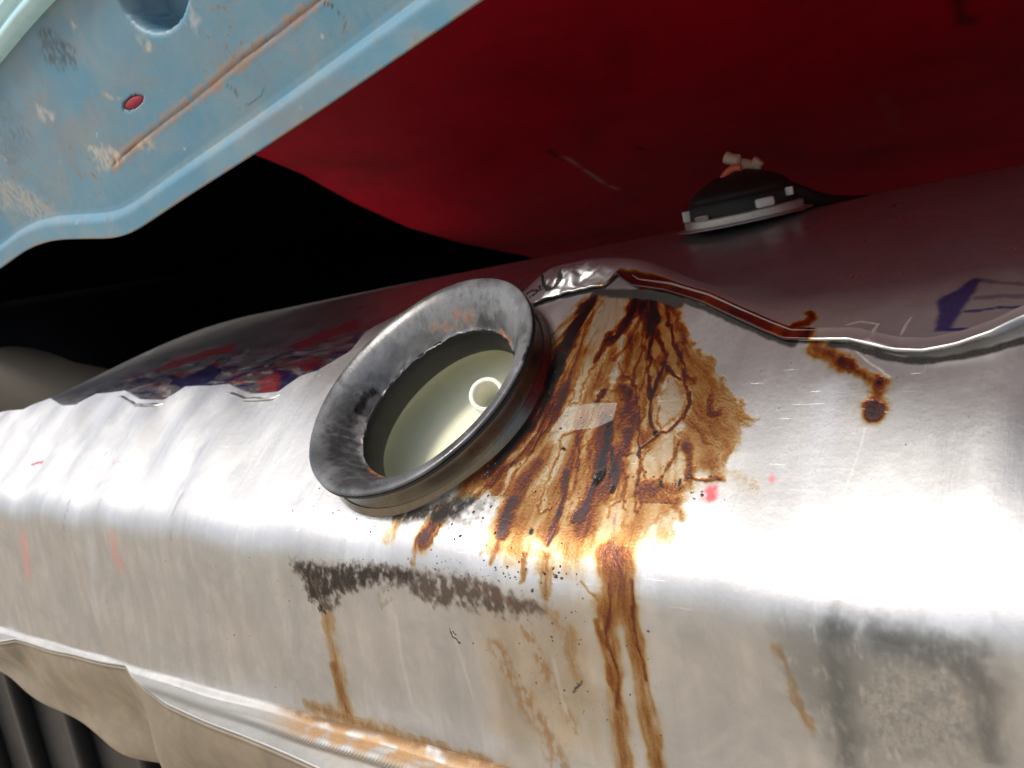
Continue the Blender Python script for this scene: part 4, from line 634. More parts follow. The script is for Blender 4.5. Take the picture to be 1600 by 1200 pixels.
def ground_mat():
    m, nt, b = new_mat('concrete_ground')
    co = objco(nt)
    n1 = noise(nt, co, 1.2, 6, 0.6)
    n2 = noise(nt, co, 40, 5, 0.7)
    col = mixc(nt, n1, (0.38, 0.315, 0.230), (0.50, 0.42, 0.315))
    col = mixc(nt, ramp(nt, n2, [(0.55, (0, 0, 0)), (0.75, (0.6, 0.6, 0.6))]), col, (0.20, 0.17, 0.14))
    nt.links.new(col, b.inputs['Base Color'])
    b.inputs['Roughness'].default_value = 0.85
    nt.links.new(bump(nt, n2, 0.4, 0.004), b.inputs['Normal'])
    return m
M_GROUND = ground_mat()

# ================================================================= the setting
GZ = -0.55
gx = np.linspace(-1, 1, 41); gx = np.sign(gx) * (abs(gx) ** 3) * 60
Pg = np.stack(np.meshgrid(gx, gx), -1)
Pg = np.concatenate([Pg, np.full(Pg.shape[:2] + (1,), GZ)], -1)
tag(link_mesh('ground', grid_mesh('ground', Pg), M_GROUND), kind='structure')

# ---- blue rear body panel: hangs above the tank, its lower edge folded into a lip
def build_blue():
    root = empty('body_panel', (-0.35, 0.2, 0.06))
    tag(root, 'weathered light blue painted steel body panel with folded lower lip hanging above the tank', 'body panel')
    e = np.array(BLUE_EDGE)                     # X, Z of the lower edge
    xs = np.unique(np.concatenate([np.linspace(-0.80, -0.62, 30), np.linspace(-0.62, 0.12, 520), np.linspace(0.125, 0.80, 40)]))
    ze = np.interp(xs, e[:, 0], e[:, 1])
    k = np.exp(-np.linspace(-2, 2, 51) ** 2); k /= k.sum()
    ze = np.convolve(np.pad(ze, 25, mode='edge'), k, 'valid')
    # rows: distance up the panel
    w = np.concatenate([np.linspace(0, 0.020, 34), np.linspace(0.0207, 0.20, 240), np.linspace(0.205, 0.46, 12)])
    wr = w[:, None]; X = np.broadcast_to(xs[None], (len(w), len(xs)))
    LEAN = math.tan(math.radians(14))
    Y = BLUE_Y - LEAN * wr + 0 * X
    lipw = BLUE_LIP
    t = smooth(lipw - 0.004, lipw + 0.004, wr)
    Y = Y - (1 - t) * (0.004 + 0.10 * (lipw - wr))          # lip turned out towards the front
    Y = Y + 0.0012 * np.exp(-((wr - lipw) / 0.002) ** 2)
    Z = ze[None] + wr
    # crease, stamped recess
    cr = np.array(BLUE_CREASE)
    U = X * 1000; W = Z * 1000
    d, par = poly_dist(U.astype(np.float32), W.astype(np.float32), cr)
    Y = Y + 0.0004 * np.exp(-(d / 0.7) ** 2) - 0.0003 * np.exp(-((d - 1.6) / 0.8) ** 2) * (fbm(U / 4, W / 4, 3, 41) - 0.2)
    cx, cz, ca, cb = BLUE_RECESS
    rr = np.hypot((U - cx) / ca, (W - cz) / cb)
    Y = Y + 0.018 * (1 - smooth(0.90, 1.0, rr)) + 0 * X
    Y = Y + 0.0012 * np.sin(X * 23 + 1) * np.sin(Z * 31)
    hx, hz, ha, hb = BLUE_HOLE
    P = np.stack([X, Y, Z], -1)
    hole = np.hypot((U - hx) / ha, (W - hz) / hb)
    # draw the grid onto the rim of the hole so that its edge is clean
    near = (hole < 1.35) & (hole > 0.02)
    sc = np.where(hole < 1.0, 1.0, 1.0)
    fc = (hole[:-1, :-1] + hole[1:, 1:] + hole[1:, :-1] + hole[:-1, 1:]) / 4
    keep = fc > 1.0
    pt = Paint(U, W)
    pt.stroke(cr, 5.0, (0.30, 0.19, 0.12), 0.85, warp=2.0, wf=3, seed=3, soft=0.5, grain=0.36, taper=(1.2, 0.8))
    pt.stroke(cr, 1.5, (0.15, 0.075, 0.04), 0.75, warp=0.7, wf=3, seed=4)
    for kind, pts, w_, col, a_ in BLUE_MARKS:
        if kind == 's': pt.stroke(pts, w_, col, a_, warp=0.8, wf=3, seed=int(abs(pts[0][0]) * 7) % 97)
        else: pt.area(pts, col, a_, edge=w_, warp=3, wf=5, grain=0.45, seed=int(abs(pts[0][0]) * 7) % 97)
    # worn, dusty lip edge
    wear = np.exp(-(wr / 0.0011) ** 2) * smooth(0.38, 0.55, fbm(U / 5, W / 5, 3, 77)) + 0 * X
    sl = np.nonzero(wear > 0.01)
    pt.over(sl, wear[sl] * 0.9, (0.26, 0.20, 0.14))
    me = grid_mesh('sheet', P, keep)
    color_attr(me, 'stain', np.concatenate([pt.rgb, pt.a[..., None]], -1))
    sh = link_mesh('sheet', me, M_BLUE, root)
    so = sh.modifiers.new('thick', 'SOLIDIFY'); so.thickness = 0.0012; so.offset = 1.0
    # short drawn collar of the oval drain hole
    th = np.linspace(0, 2 * np.pi, 48, endpoint=False)
    rows = []
    for sc_, dy in ((1.22, -0.0003), (1.10, -0.0012), (0.97, -0.0010), (0.92, 0.0005), (0.90, 0.004)):
        x = (hx + ha * sc_ * np.cos(th)) / 1000; z = (hz + hb * sc_ * np.sin(th)) / 1000
        zedge = np.interp(x, xs, ze)
        y = BLUE_Y - LEAN * (z - zedge) + 0.0012 * np.sin(x * 23 + 1) * np.sin(z * 31) + dy
        rows.append(np.stack([x, y, z], -1))
    rim = grid_mesh('hole_rim', np.array(rows), closed_u=True)
    color_attr(rim, 'stain', np.tile(np.array([0.1, 0.12, 0.12, 0.55], np.float32), (len(rim.vertices), 1)))
    link_mesh('hole_rim', rim, M_BLUE, sh)
    # red rubber plug sitting back in the oval hole
    rows = []
    for sc_, dy in ((1.0, 0.0025), (0.97, 0.0004), (0.90, -0.0004), (0.60, -0.0010), (0.25, -0.0013), (0.0, -0.0013)):
        x = (hx + ha * sc_ * np.cos(th)) / 1000; z = (hz + hb * sc_ * np.sin(th)) / 1000
        zedge = np.interp(x, xs, ze)
        rows.append(np.stack([x, BLUE_Y - LEAN * (z - zedge) + 0.0012 * np.sin(x * 23 + 1) * np.sin(z * 31) + dy, z], -1))
    link_mesh('hole_plug', grid_mesh('hole_plug', np.array(rows), closed_u=True), M_PLUG, sh)
    # folded outer flange at the far upper corner, out in the sun
    rows = []
    c = np.array(BLUE_CORNER)                   # along: two points X,Z ; profile offsets
    tt = np.linspace(-0.6, 1.6, 40)
    for dy, dn in ((0.002, -0.0006), (-0.005, -0.0008), (-0.0075, 0.0002), (-0.008, 0.0016), (-0.0045, 0.0060), (-0.0042, 0.0070), (-0.0075, 0.0080), (-0.0078, 0.0092), (-0.0042, 0.0135), (-0.0065, 0.0150), (-0.0055, 0.0170), (0.004, 0.030), (0.024, 0.060)):
        x = c[0, 0] + tt * (c[1, 0] - c[0, 0]); z = c[0, 1] + tt * (c[1, 1] - c[0, 1])
        nx, nz = -(c[1, 1] - c[0, 1]), (c[1, 0] - c[0, 0]); L = math.hypot(nx, nz); nx /= L; nz /= L
        x = x + nx * dn; z = z + nz * dn
        zedge = np.interp(x, xs, ze)
        y = BLUE_Y - LEAN * (z - zedge) + dy
        rows.append(np.stack([x, y, z], -1))
    fl = grid_mesh('outer_flange', np.array(rows))
    color_attr(fl, 'stain', np.zeros((len(fl.vertices), 4), np.float32))
    link_mesh('outer_flange', fl, M_SUNLIT_BLUE, root)
    return root
build_blue()

# ---- red underside of the luggage floor
def build_red():
    a = np.array(RED_EDGE)                      # X, Z polyline of the rolled lower left edge
    b = np.array(RED_PLANE)                     # Y = b0 + b1*Z
    nx, nz = 260, 160
    s = np.linspace(0, 1, nz)[:, None]; r = np.linspace(0, 1, nx)[None]
    # s runs from the far lower edge to the near upper one, r from left to right
    Z = -0.06 + (0.236 + 0.06) * s + 0 * r
    xl = np.interp(Z[:, 0], a[:, 1], a[:, 0])[:, None]
    X = xl + (0.75 - xl) * r
    Y = b[0] + b[1] * Z
    Zp = Z
    Z = Z + 0.03 * np.exp(-(X - xl) / 0.012)                 # left edge turned up
    Z = Z + 0.002 * np.sin(X * 9) * np.sin(Y * 14 + 1)
    P = np.stack([X, Y, Z], -1)
    root = empty('floor_panel', (-0.2, 0.55, 0.1))
    tag(root, 'glossy dark red painted underside of the car luggage floor above the tank', 'floor panel')
    me = grid_mesh('sheet', P, flip=True)
    pt = Paint(X * 1000, Zp * 1000)
    for pts, w_, col, a_ in RED_MARKS:
        pt.stroke(pts, w_, col, a_, warp=2.5, wf=9, grain=0.42, seed=int(abs(pts[0][0]) * 3) % 89)
    color_attr(me, 'stain', np.concatenate([pt.rgb, pt.a[..., None]], -1))
    o = link_mesh('sheet', me, M_RED, root)
    so = o.modifiers.new('thick', 'SOLIDIFY'); so.thickness = 0.0015; so.offset = -1
build_red()

# ---- black panel put in for the deep shade: encloses the space behind
def build_black():
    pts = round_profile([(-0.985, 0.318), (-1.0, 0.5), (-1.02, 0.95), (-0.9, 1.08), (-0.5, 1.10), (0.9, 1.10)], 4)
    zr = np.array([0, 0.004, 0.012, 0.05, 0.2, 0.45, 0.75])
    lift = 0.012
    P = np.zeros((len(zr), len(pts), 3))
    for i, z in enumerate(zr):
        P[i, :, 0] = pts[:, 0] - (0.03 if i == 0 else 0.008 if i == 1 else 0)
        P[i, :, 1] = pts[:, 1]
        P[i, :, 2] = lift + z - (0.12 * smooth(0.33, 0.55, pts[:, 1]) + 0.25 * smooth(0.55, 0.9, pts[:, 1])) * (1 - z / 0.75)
    root = empty('inner_panel', (-0.9, 0.9, 0.0))
    tag(root, 'black inner panel put in for the deep shade between blue panel and tank', 'inner panel')
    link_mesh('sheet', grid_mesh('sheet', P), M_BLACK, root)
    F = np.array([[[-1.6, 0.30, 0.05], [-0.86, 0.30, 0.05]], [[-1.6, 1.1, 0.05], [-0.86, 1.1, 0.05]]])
    link_mesh('sky_block_sheet', grid_mesh('sky_block_sheet', F), M_BLACK, root)  # added sheet that keeps sky light off the muffler
    # unseen roof added over the cavity to keep sun and sky out
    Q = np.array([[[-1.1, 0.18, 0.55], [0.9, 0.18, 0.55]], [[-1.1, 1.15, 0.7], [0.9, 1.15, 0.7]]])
    link_mesh('roof_blocker', grid_mesh('roof_blocker', Q), M_BLACK, root)
build_black()

# ---- muffler seen out of focus beyond the end of the tank
def build_muffler():
    a, b = np.array(MUFFLER[0]), np.array(MUFFLER[1])
    root = empty('muffler', tuple((a + b) / 2))
    tag(root, 'dull grey steel muffler, blurred, beyond the far end of the tank', 'muffler')
    ax = b - a; L = np.linalg.norm(ax); ax /= L
    R = 0.052
    pr = round_profile([(0.0, 0.0), (R * 0.8, 0.0), (R * 0.97, 0.006), (R, 0.02), (R, L / 2), (R, L - 0.02), (R * 0.97, L - 0.006), (R * 0.8, L), (0.0, L)], 2)
    link_mesh('body', lathe('body', pr, 64, center=a, axis=ax), M_MUFF, root)
    link_mesh('end_pipe', tube('end_pipe', [b, b + ax * 0.05, b + ax * 0.2 + np.array([0, 0, 0.03])], 0.02, 24), M_MUFF, root)
build_muffler()

# ---- black ribbed crate the tank rests on
def build_crate():
    root = empty('crate', (-0.45, 0.36, GZ))
    tag(root, 'black ribbed plastic crate in shade under the far end of the tank', 'crate')
    top = -0.262
    yb = CRATE_Y
    me = bevel_box('body', (1.00, 0.24, top - GZ), 0.006, 2, Matrix.Translation((-0.70, yb + 0.12, (top + GZ) / 2)))
    link_mesh('body', me, M_CRATE, root)
    rib = bevel_box('rib', (0.012, 0.016, top - GZ - 0.02), 0.003, 2)
    for i in range(7):
        o = link_mesh('rib', rib, M_CRATE if i == 0 else None, root)
        o.location = Vector((-1.13 + i * 0.13, yb - 0.006, (top + GZ) / 2))
build_crate()

# ================================================================= the fuel tank
TANK = empty('fuel_tank', (-0.3, 0.36, -0.25))
tag(TANK, 'dented bare silver steel fuel tank streaked with dried brown fuel', 'fuel tank')

edge_x = np.array(LIP_EDGE)[:, 0]; edge_v = np.array(LIP_EDGE)[:, 1]
def lip_v(X):
    return np.interp(X, edge_x, edge_v)

XS = np.unique(np.round(np.concatenate([np.arange(XT0, -0.36, 0.0016), np.arange(-0.36, -0.005, 0.00045), np.arange(-0.005, XT1, 0.0012)]), 6))

def build_shell():
    nX = len(XS)
    n1, n2 = 330, 190
    # rows from under the lip, down the slope, over the shoulder, down the front
    q1 = np.linspace(0, 1, n1)[:, None]
    vtop = (lip_v(XS) + 5.0)[None]
    V1 = vtop + (V_FRONT - vtop) * q1
    q2 = np.linspace(0, 1, n2)[1:, None]
    V2 = V_FRONT - front_len(XS)[None] * q2
    V = np.concatenate([V1, V2], 0)
    X = np.broadcast_to(XS[None], V.shape)
    P = shell_point(X, V)
    U = (X - P0[0]) * 1000
    # ---- stains
    pt = Paint(U, V)
    paint_shell(pt)
    # hole for the filler neck
    rel = P - NK
    rad = np.linalg.norm(rel - (rel @ NRM)[..., None] * NRM, axis=-1)
    rad = np.where(abs(rel @ NRM) < 0.03, rad, 1)
    fc = (rad[:-1, :-1] + rad[1:, 1:] + rad[1:, :-1] + rad[:-1, 1:]) / 4
    me = grid_mesh('upper_shell', P, fc > 0.0405, flip=False)
    color_attr(me, 'stain', np.concatenate([pt.rgb, pt.a[..., None]], -1))
    color_attr(me, 'aux', np.stack([pt.h, pt.rough, pt.T, 0 * pt.h + 1], -1))
    vec_attr(me, 'surf', np.stack([X, V / 1000, 0 * V], -1))
    link_mesh('upper_shell', me, M_TANK, TANK)

# styles of dried fuel, dirt, marker, painted shade and reflection: colour, strength and keyword arguments of Paint.stroke / Paint.area
STYLE = {
    'seam': ((0.006, 0.004, 0.003), 0.97, dict(warp=0.4, wf=3, soft=0.4, rough=0.8)),  # shade of the gap under the lip, painted on the shell
    'olive': ((0.17, 0.13, 0.055), 0.60, dict(edge=1.0, warp=2.5)),
    'tan': ((0.33, 0.21, 0.075), 0.60, dict(edge=0.7, warp=2.6, wf=5, rim=0.55, rimcol=(0.16, 0.085, 0.02), rimw=0.6, h=0.1)),
    'amber': ((0.20, 0.075, 0.012), 0.72, dict(edge=1.4, warp=4.0, wf=5, grain=0.36, gs=(3.5, 6.0), rim=0.4, h=0.12)),
    'brownwash': ((0.060, 0.027, 0.010), 0.78, dict(edge=1.6, warp=3.0, grain=0.30, gs=(1.6, 9.0))),
    'cream': ((0.52, 0.42, 0.25), 0.60, dict(edge=0.9, warp=2.2, wf=4, rim=0.75, rimcol=(0.085, 0.03, 0.007), rimw=0.45)),
    'tanpatch': ((0.50, 0.38, 0.20), 0.35, dict(edge=1.5, warp=3.0, grain=0.45)),
    'film': ((0.45, 0.42, 0.36), 0.38, dict(edge=0.25, warp=0.3, rough=0.25, rim=0.25, rimcol=(0.7, 0.68, 0.62), rimw=0.2)),
    'redmark': ((0.62, 0.03, 0.05), 0.85, dict(warp=1.5, wf=2)),
    'graydirt': ((0.10, 0.095, 0.085), 0.7, dict(edge=2.0, warp=2.5, grain=0.48, gs=(1.5, 1.5), rough=0.7)),
    'grime': ((0.065, 0.042, 0.028), 0.92, dict(edge=1.6, warp=3.0, wf=2.0, grain=0.34, gs=(1.8, 2.4), rough=0.75, h=0.5)),
    'grimedark': ((0.018, 0.012, 0.008), 0.95, dict(edge=1.6, warp=3.0, wf=1.8, grain=0.36, gs=(1.6, 2.0), rough=0.7, h=0.6)),
    'fronttan': ((0.40, 0.28, 0.13), 0.42, dict(edge=4.0, warp=4.0, grain=0.42, gs=(1.6, 16.0))),
    'grey_reflection': ((0.10, 0.105, 0.098), 0.62, dict(edge=4.5, warp=2.5, wf=3, grain=0.26, gs=(1.2, 3.5), rough=0.5)),  # soft dark reflection on the lower front, painted as colour
    'warmpale': ((0.34, 0.31, 0.26), 0.5, dict(edge=3.0, warp=2.5, grain=0.38, gs=(1.0, 1.3), rough=0.55)),  # paler middle of the painted reflection
    'dark': ((0.010, 0.006, 0.004), 0.92, dict(warp=1.2, wf=3, h=0.6, rough=0.18)),
    'dbrown': ((0.022, 0.007, 0.002), 0.95, dict(warp=1.3, wf=2.5, h=0.5, rough=0.2, rim=0.4)),
    'brown': ((0.070, 0.022, 0.005), 0.88, dict(warp=1.4, wf=2.5, h=0.4, rough=0.22, rim=0.4)),
    'redbrown': ((0.11, 0.022, 0.004), 0.90, dict(warp=1.5, wf=3, h=0.4, rough=0.2, rim=0.6)),
    'orange': ((0.26, 0.080, 0.010), 0.80, dict(warp=1.6, wf=3, soft=0.5, h=0.25, rough=0.22, rim=0.5, rimcol=(0.10, 0.025, 0.005))),
    'mauve': ((0.24, 0.15, 0.12), 0.7, dict(warp=0.8, wf=2, grain=0.40)),
    'black': ((0.006, 0.005, 0.004), 0.96, dict(warp=0.7, wf=1.5, h=1.0, rough=0.2)),
    'tanstreak': ((0.38, 0.25, 0.10), 0.6, dict(warp=1.6, wf=4, soft=0.7, grain=0.36)),
    'orangefaint': ((0.28, 0.14, 0.035), 0.6, dict(warp=1.5, wf=3, soft=0.7, grain=0.45)),
    'neck_shade': ((0.012, 0.010, 0.008), 0.95, dict(warp=1.4, wf=3, soft=0.7, grain=0.26, rough=0.7)),  # shadow at the foot of the filler neck, painted on the shell
    'olivebrown': ((0.115, 0.072, 0.026), 0.88, dict(warp=0.9, wf=3, soft=0.15, h=0.4, rough=0.3, rim=0.5)),
    'palescr': ((0.75, 0.75, 0.75), 0.2, dict(warp=0.4, wf=5)),
    'bluish': ((0.50, 0.55, 0.62), 0.22, dict(warp=1.5, wf=6, soft=0.8)),
    'frontbrown': ((0.115, 0.050, 0.018), 0.80, dict(warp=0.9, wf=3, soft=0.25, h=0.2, rough=0.3, rim=0.6, rimcol=(0.055, 0.02, 0.008))),
    'frontorange': ((0.34, 0.15, 0.03), 0.70, dict(warp=1.0, wf=4, soft=0.4)),
    'frontorangefaint': ((0.42, 0.25, 0.10), 0.45, dict(warp=1.6, wf=4, soft=0.7)),
    'specktan': ((0.24, 0.125, 0.035), 0.75, dict(warp=2.2, wf=3, soft=0.6, grain=0.50, rough=0.5)),
    'browngrime': ((0.10, 0.055, 0.035), 0.75, dict(warp=1.6, wf=2, grain=0.44, rough=0.6)),
    'smear': ((0.25, 0.20, 0.15), 0.6, dict(warp=0.8, wf=2, grain=0.40)),
    'frontpale': ((0.72, 0.69, 0.62), 0.14, dict(warp=0.6, wf=6, soft=0.8)),
    'dark_reflection': ((0.030, 0.034, 0.032), 0.42, dict(warp=2.4, wf=3, soft=0.9, grain=0.30, rough=0.5)),  # darker bands of the painted reflection
    'browntint': ((0.22, 0.12, 0.05), 0.55, dict(warp=1.5, wf=4, soft=0.8)),
    'palered': ((0.70, 0.22, 0.17), 0.32, dict(warp=1.5, wf=4, soft=0.9)),
    'greysm': ((0.30, 0.31, 0.31), 0.30, dict(warp=2.0, wf=4, soft=0.8, grain=0.40)),
    'linegrey': ((0.25, 0.25, 0.26), 0.45, dict(warp=0.6, wf=4, soft=0.5)),
    # top sheet
    'brownglaze': ((0.050, 0.017, 0.006), 0.86, dict(edge=0.9, warp=1.2, wf=4, rough=0.12, h=0.3)),
    'marker': ((0.012, 0.012, 0.060), 0.92, dict(warp=0.6, wf=3, rough=0.4)),
    'markerfaint': ((0.012, 0.010, 0.030), 0.5, dict(warp=0.6, wf=3, rough=0.4)),
    'scuff': ((0.35, 0.31, 0.26), 0.30, dict(warp=1.5, wf=4, soft=0.8, grain=0.45, rough=0.5)),
    'scr': ((0.6, 0.5, 0.5), 0.4, dict(warp=0.4, wf=4, soft=0.6)),
    'chip': ((0.006, 0.006, 0.006), 0.97, dict(warp=0.9, wf=1.6, soft=0.15, rough=0.6, h=-0.6)),
    'markblue': ((0.010, 0.010, 0.09), 0.85, dict(warp=1.6, wf=4, rough=0.4)),
    'markred': ((0.30, 0.020, 0.025), 0.75, dict(warp=2.0, wf=4, rough=0.45)),
}

# dried fuel: thickness of the film, then keyword arguments of Paint.fuel_stroke / Paint.fuel_area
FUEL = {
    'olive': (1.0, dict(rim=0.5)), 'tan': (0.95, dict(warp=3.4, edge=2.4, rim=0.5)), 'amber': (1.25, dict(warp=3.5, edge=3.0, rim=0.7)),
    'brownwash': (3.8, dict(warp=3.0, edge=2.0, rim=1.0)), 'cream': (0.40, dict(clear=0.72, rim=2.2, rimw=0.45)), 'tanpatch': (0.30, dict(edge=2.5, rim=0.1)),
    'fronttan': (0.35, dict(edge=11.0, warp=4.0, rim=0.0)),
    'dark': (9.0, dict(warp=1.2)), 'dbrown': (6.0, dict(warp=1.4)), 'brown': (2.7, dict(warp=1.8, rim=0.35)), 'redbrown': (3.6, dict(warp=1.8, rim=0.4)),
    'orange': (1.6, dict(warp=2.0, rim=0.4)), 'tanstreak': (0.9, dict(warp=1.6)), 'orangefaint': (1.0, dict(warp=1.8)), 'olivebrown': (3.6, dict(warp=0.9, rim=0.6)),
    'frontbrown': (1.7, dict(warp=1.0, rim=0.6)), 'frontorange': (1.1, dict(warp=1.0)), 'frontorangefaint': (0.5, dict(warp=1.6)), 'browntint': (0.8, dict(warp=1.5)),
    'brownglaze': (6.5, dict(warp=1.0, edge=1.2, rim=1.0)),
}

def lay(pt, items):
    for i, (kind, style, w, pts) in enumerate(items):
        if style in FUEL:
            t, kw = FUEL[style]
            kw = dict(kw)
            if kind == 's': pt.fuel_stroke(pts, w, t, seed=11 + i * 7, **kw)
            else: pt.fuel_area(pts, t, seed=11 + i * 7, **kw)
            continue
        col, a, kw = STYLE[style]
        kw = dict(kw)
        if kind == 's':
            kw.pop('edge', None); kw.pop('gs', None); kw.pop('rimw', None)
            pt.stroke(pts, max(w, 0.5), col, a, seed=11 + i * 7, **kw)
        else:
            for k in ('soft', 'taper'): kw.pop(k, None)
            pt.area(pts, col, a, seed=11 + i * 7, **kw)

def paint_shell(pt):
    U, V = pt.U, pt.V
    washes = [s for s in STAINS if s[1] in ('olive', 'tan', 'fronttan', 'brownwash', 'grey_reflection', 'warmpale', 'tanpatch', 'graydirt')]
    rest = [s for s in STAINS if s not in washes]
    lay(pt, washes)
    # the film runs in streaks that fan out from the leak, with fine tide lines along them
    du, dv = U - FAN[0], V - FAN[1]
    sl = np.nonzero((pt.T > 0.05) & (abs(du) < 85) & (dv < 4) & (dv > -90))
    th = np.arctan2(du[sl], -dv[sl] + 8) ; r = np.hypot(du[sl], dv[sl])
    wob = fbm(U[sl] / 9, V[sl] / 9, 4, 50)
    n = fbm(th * 9 + 1.1 * wob, r / 30, 5, 31, 0.6)
    n2 = fbm(th * 26 + 1.6 * wob, r / 34, 4, 37, 0.6)
    T = pt.T[sl] * (0.25 + 1.9 * smooth(0.34, 0.70, n)) * (0.25 + 1.5 * smooth(0.28, 0.72, n2))
    keep = smooth(0.1, 0.5, pt.T[sl])
    for q, c in enumerate(np.arange(0.30, 0.75, 0.04)):
        T = T + keep * 0.9 * np.exp(-((n - c) / 0.011) ** 2) * smooth(0.40, 0.62, fbm(U[sl] / 6, V[sl] / 9, 3, 61 + q))
    pt.T[sl] = T
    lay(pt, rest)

def paint_top(pt, P):
    # smeared shop marker and scuffs on the far part of the top
    U, V = pt.U, pt.V
    X = P[..., 0]
    zone = smooth(-0.70, -0.60, X) * smooth(-0.20, -0.27, X) * smooth(0.5, 4, V) * smooth(120, 60, V)
    for seed, lo, hi, sc_, col, a in ((201, 0.54, 0.60, (26, 9), (0.26, 0.016, 0.020), 0.7), (207, 0.58, 0.63, (22, 8), (0.012, 0.012, 0.10), 0.85), (213, 0.56, 0.66, (15, 5), (0.55, 0.53, 0.55), 0.5), (219, 0.60, 0.66, (9, 4), (0.03, 0.02, 0.03), 0.6)):
        m = zone * smooth(lo, hi, fbm(U / sc_[0] + V / 30, V / sc_[1], 5, seed, 0.6))
        sl = np.nonzero(m > 0.01)
        pt.over(sl, m[sl] * a, col, 0.5)
    lay(pt, TOPMARKS)
    # amber residue drawn along the rolled lip by the leak
    X = P[..., 0]
    g = smooth(-0.182, -0.172, X) * smooth(-0.088, -0.10, X) * smooth(1.9, 0.6, pt.V) * smooth(0.25, 0.5, fbm(pt.U / 3, pt.V / 1.0, 3, 71))
    sl = np.nonzero(g > 0.01)
    pt.T[sl] += g[sl] * 1.8


build_shell()

# ---- flange (seam) along the foot of the front face, and the lower shell
def flange_edge(X):
    e = np.array(FLANGE_EDGE)
    return np.interp(X, e[:, 0], e[:, 1])       # Y of the free edge

def build_flange():
    xs = np.arange(XT0, XT1, 0.0008)
    foot = shell_point(xs, V_FRONT - front_len(xs))
    ye = flange_edge(xs)
    k = np.exp(-np.linspace(-2, 2, 9) ** 2); k /= k.sum()
    ye = np.convolve(np.pad(ye, 4, mode='edge'), k, 'valid')
    wdt = foot[:, 1] - ye
    rows = []; T = []
    q = np.concatenate([[0], np.linspace(0.0, 1, 60)])
    for i, t in enumerate(q):
        y = foot[:, 1] - wdt * t + 0.0008 * (i == 0)
        d = wdt * t
        z = foot[:, 2] - 0.0022 * smooth(0, 0.004, d) - 0.08 * d + 0.001 * (i == 0)
        gpos = 0.0095
        z = z - 0.0016 * np.exp(-((d - gpos) / 0.0022) ** 2) * smooth(0.013, 0.018, wdt)
        z = z + 0.0004 * np.sin(xs * 40) * smooth(0, .004, d)
        rows.append(np.stack([xs, y, z], -1)); T.append(d)
    last = rows[-1]
    for dy, dz in ((-0.0004, -0.0003), (-0.0005, -0.0007), (-0.0002, -0.0011), (0.006, -0.0011)):
        rows.append(last + np.array([0, dy, dz])); T.append(T[-1])
    P = np.array(rows)
    me = grid_mesh('seam_flange', P)
    U = np.broadcast_to((xs - P0[0])[None] * 1000, P.shape[:2]); V = -np.array(T) * 1000
    pt = Paint(U, V)
    pt.over(np.nonzero(V < 99), np.full(V.size, 0.55, np.float32) * (0.6 + 0.6 * fbm(U / 7, V / 5, 4, 3)).ravel(), (0.34, 0.33, 0.29), 0.55)
    # brown residue gathered on the flange right under the leak
    g = smooth(-0.315, -0.27, P[..., 0]) * smooth(12, 6, -V) * smooth(0.25, 0.55, fbm(U / 9, V / 4, 4, 5))
    sl = np.nonzero(g > 0.01)
    pt.over(sl, g[sl] * 0.85, (0.42, 0.24, 0.09), 0.45)
    g = smooth(-0.31, -0.28, P[..., 0]) * smooth(3.0, 1.0, -V) * smooth(0.2, 0.5, fbm(U / 6, V / 4, 4, 8))
    sl = np.nonzero(g > 0.01)
    pt.over(sl, g[sl] * 0.8, (0.16, 0.075, 0.02), 0.5)
    # grey seam weld dirt in the groove, with the knurl of the seam roller
    g = np.exp(-((-V - 9.5) / 2.2) ** 2) * smooth(-0.43, -0.40, P[..., 0]) * (0.65 + 0.35 * np.sin(U * 2 * np.pi / 1.8))
    sl = np.nonzero(g > 0.01)
    pt.over(sl, g[sl] * 0.95, (0.085, 0.08, 0.065), 0.6)
    color_attr(me, 'stain', np.concatenate([pt.rgb, pt.a[..., None]], -1))
    color_attr(me, 'aux', np.stack([g * 0.3, pt.rough, pt.T, 0 * g + 1], -1))
    vec_attr(me, 'surf', np.stack([P[..., 0], V / 1000, 0 * V], -1))
    link_mesh('seam_flange', me, M_TANK, TANK)

    # lower shell: its own flange lies under the upper one, then the pressed body
    xs2 = np.arange(XT0, XT1, 0.0025)
    foot2 = shell_point(xs2, V_FRONT - front_len(xs2)); ye2 = np.interp(xs2, xs, ye)
    zed = np.interp(xs2, xs, rows[60][:, 2])
    rows2 = []
    z0 = zed - 0.0019
    yl = ye2 - 0.0007
    rows2.append(np.stack([xs2, yl + 0.012, z0 + 0.0004], -1))
    rows2.append(np.stack([xs2, yl + 0.0006, z0 + 0.0003], -1))
    rows2.append(np.stack([xs2, yl, z0 - 0.0002], -1))
    rows2.append(np.stack([xs2, yl + 0.0002, z0 - 0.0009], -1))
    # pressed lobes and hollows under the flange
    lob = 0.004 * np.sin((xs2 + 0.36) * 15.0) - 0.012 * smooth(-0.44, -0.40, xs2) + 0.010 * np.exp(-((xs2 + 0.455) / 0.025) ** 2)
    ybase = Y_FR + 0.004 + lob
    zb = LOWER_Z + 0.012 * smooth(-0.60, -0.80, xs2) - 0.012 * smooth(-0.52, -0.40, xs2)
    for t in np.linspace(0.0, 1, 46):
        a = smooth(0, 1, t)
        y = (yl + 0.001) * (1 - smooth(0, 0.55, t)) + ybase * smooth(0, 0.55, t) + 0.05 * smooth(0.62, 1.0, t) ** 2
        z = (z0 - 0.0012) * (1 - t) + zb * t
        y = y + 0.0025 * np.sin(t * 7 + xs2 * 40) * math.sin(math.pi * t)
        rows2.append(np.stack([xs2, y, z], -1))
    last = rows2[-1]
    rows2.append(last + np.array([0, 0.02, -0.004])); rows2.append(last + np.array([0, 0.30, -0.006]))
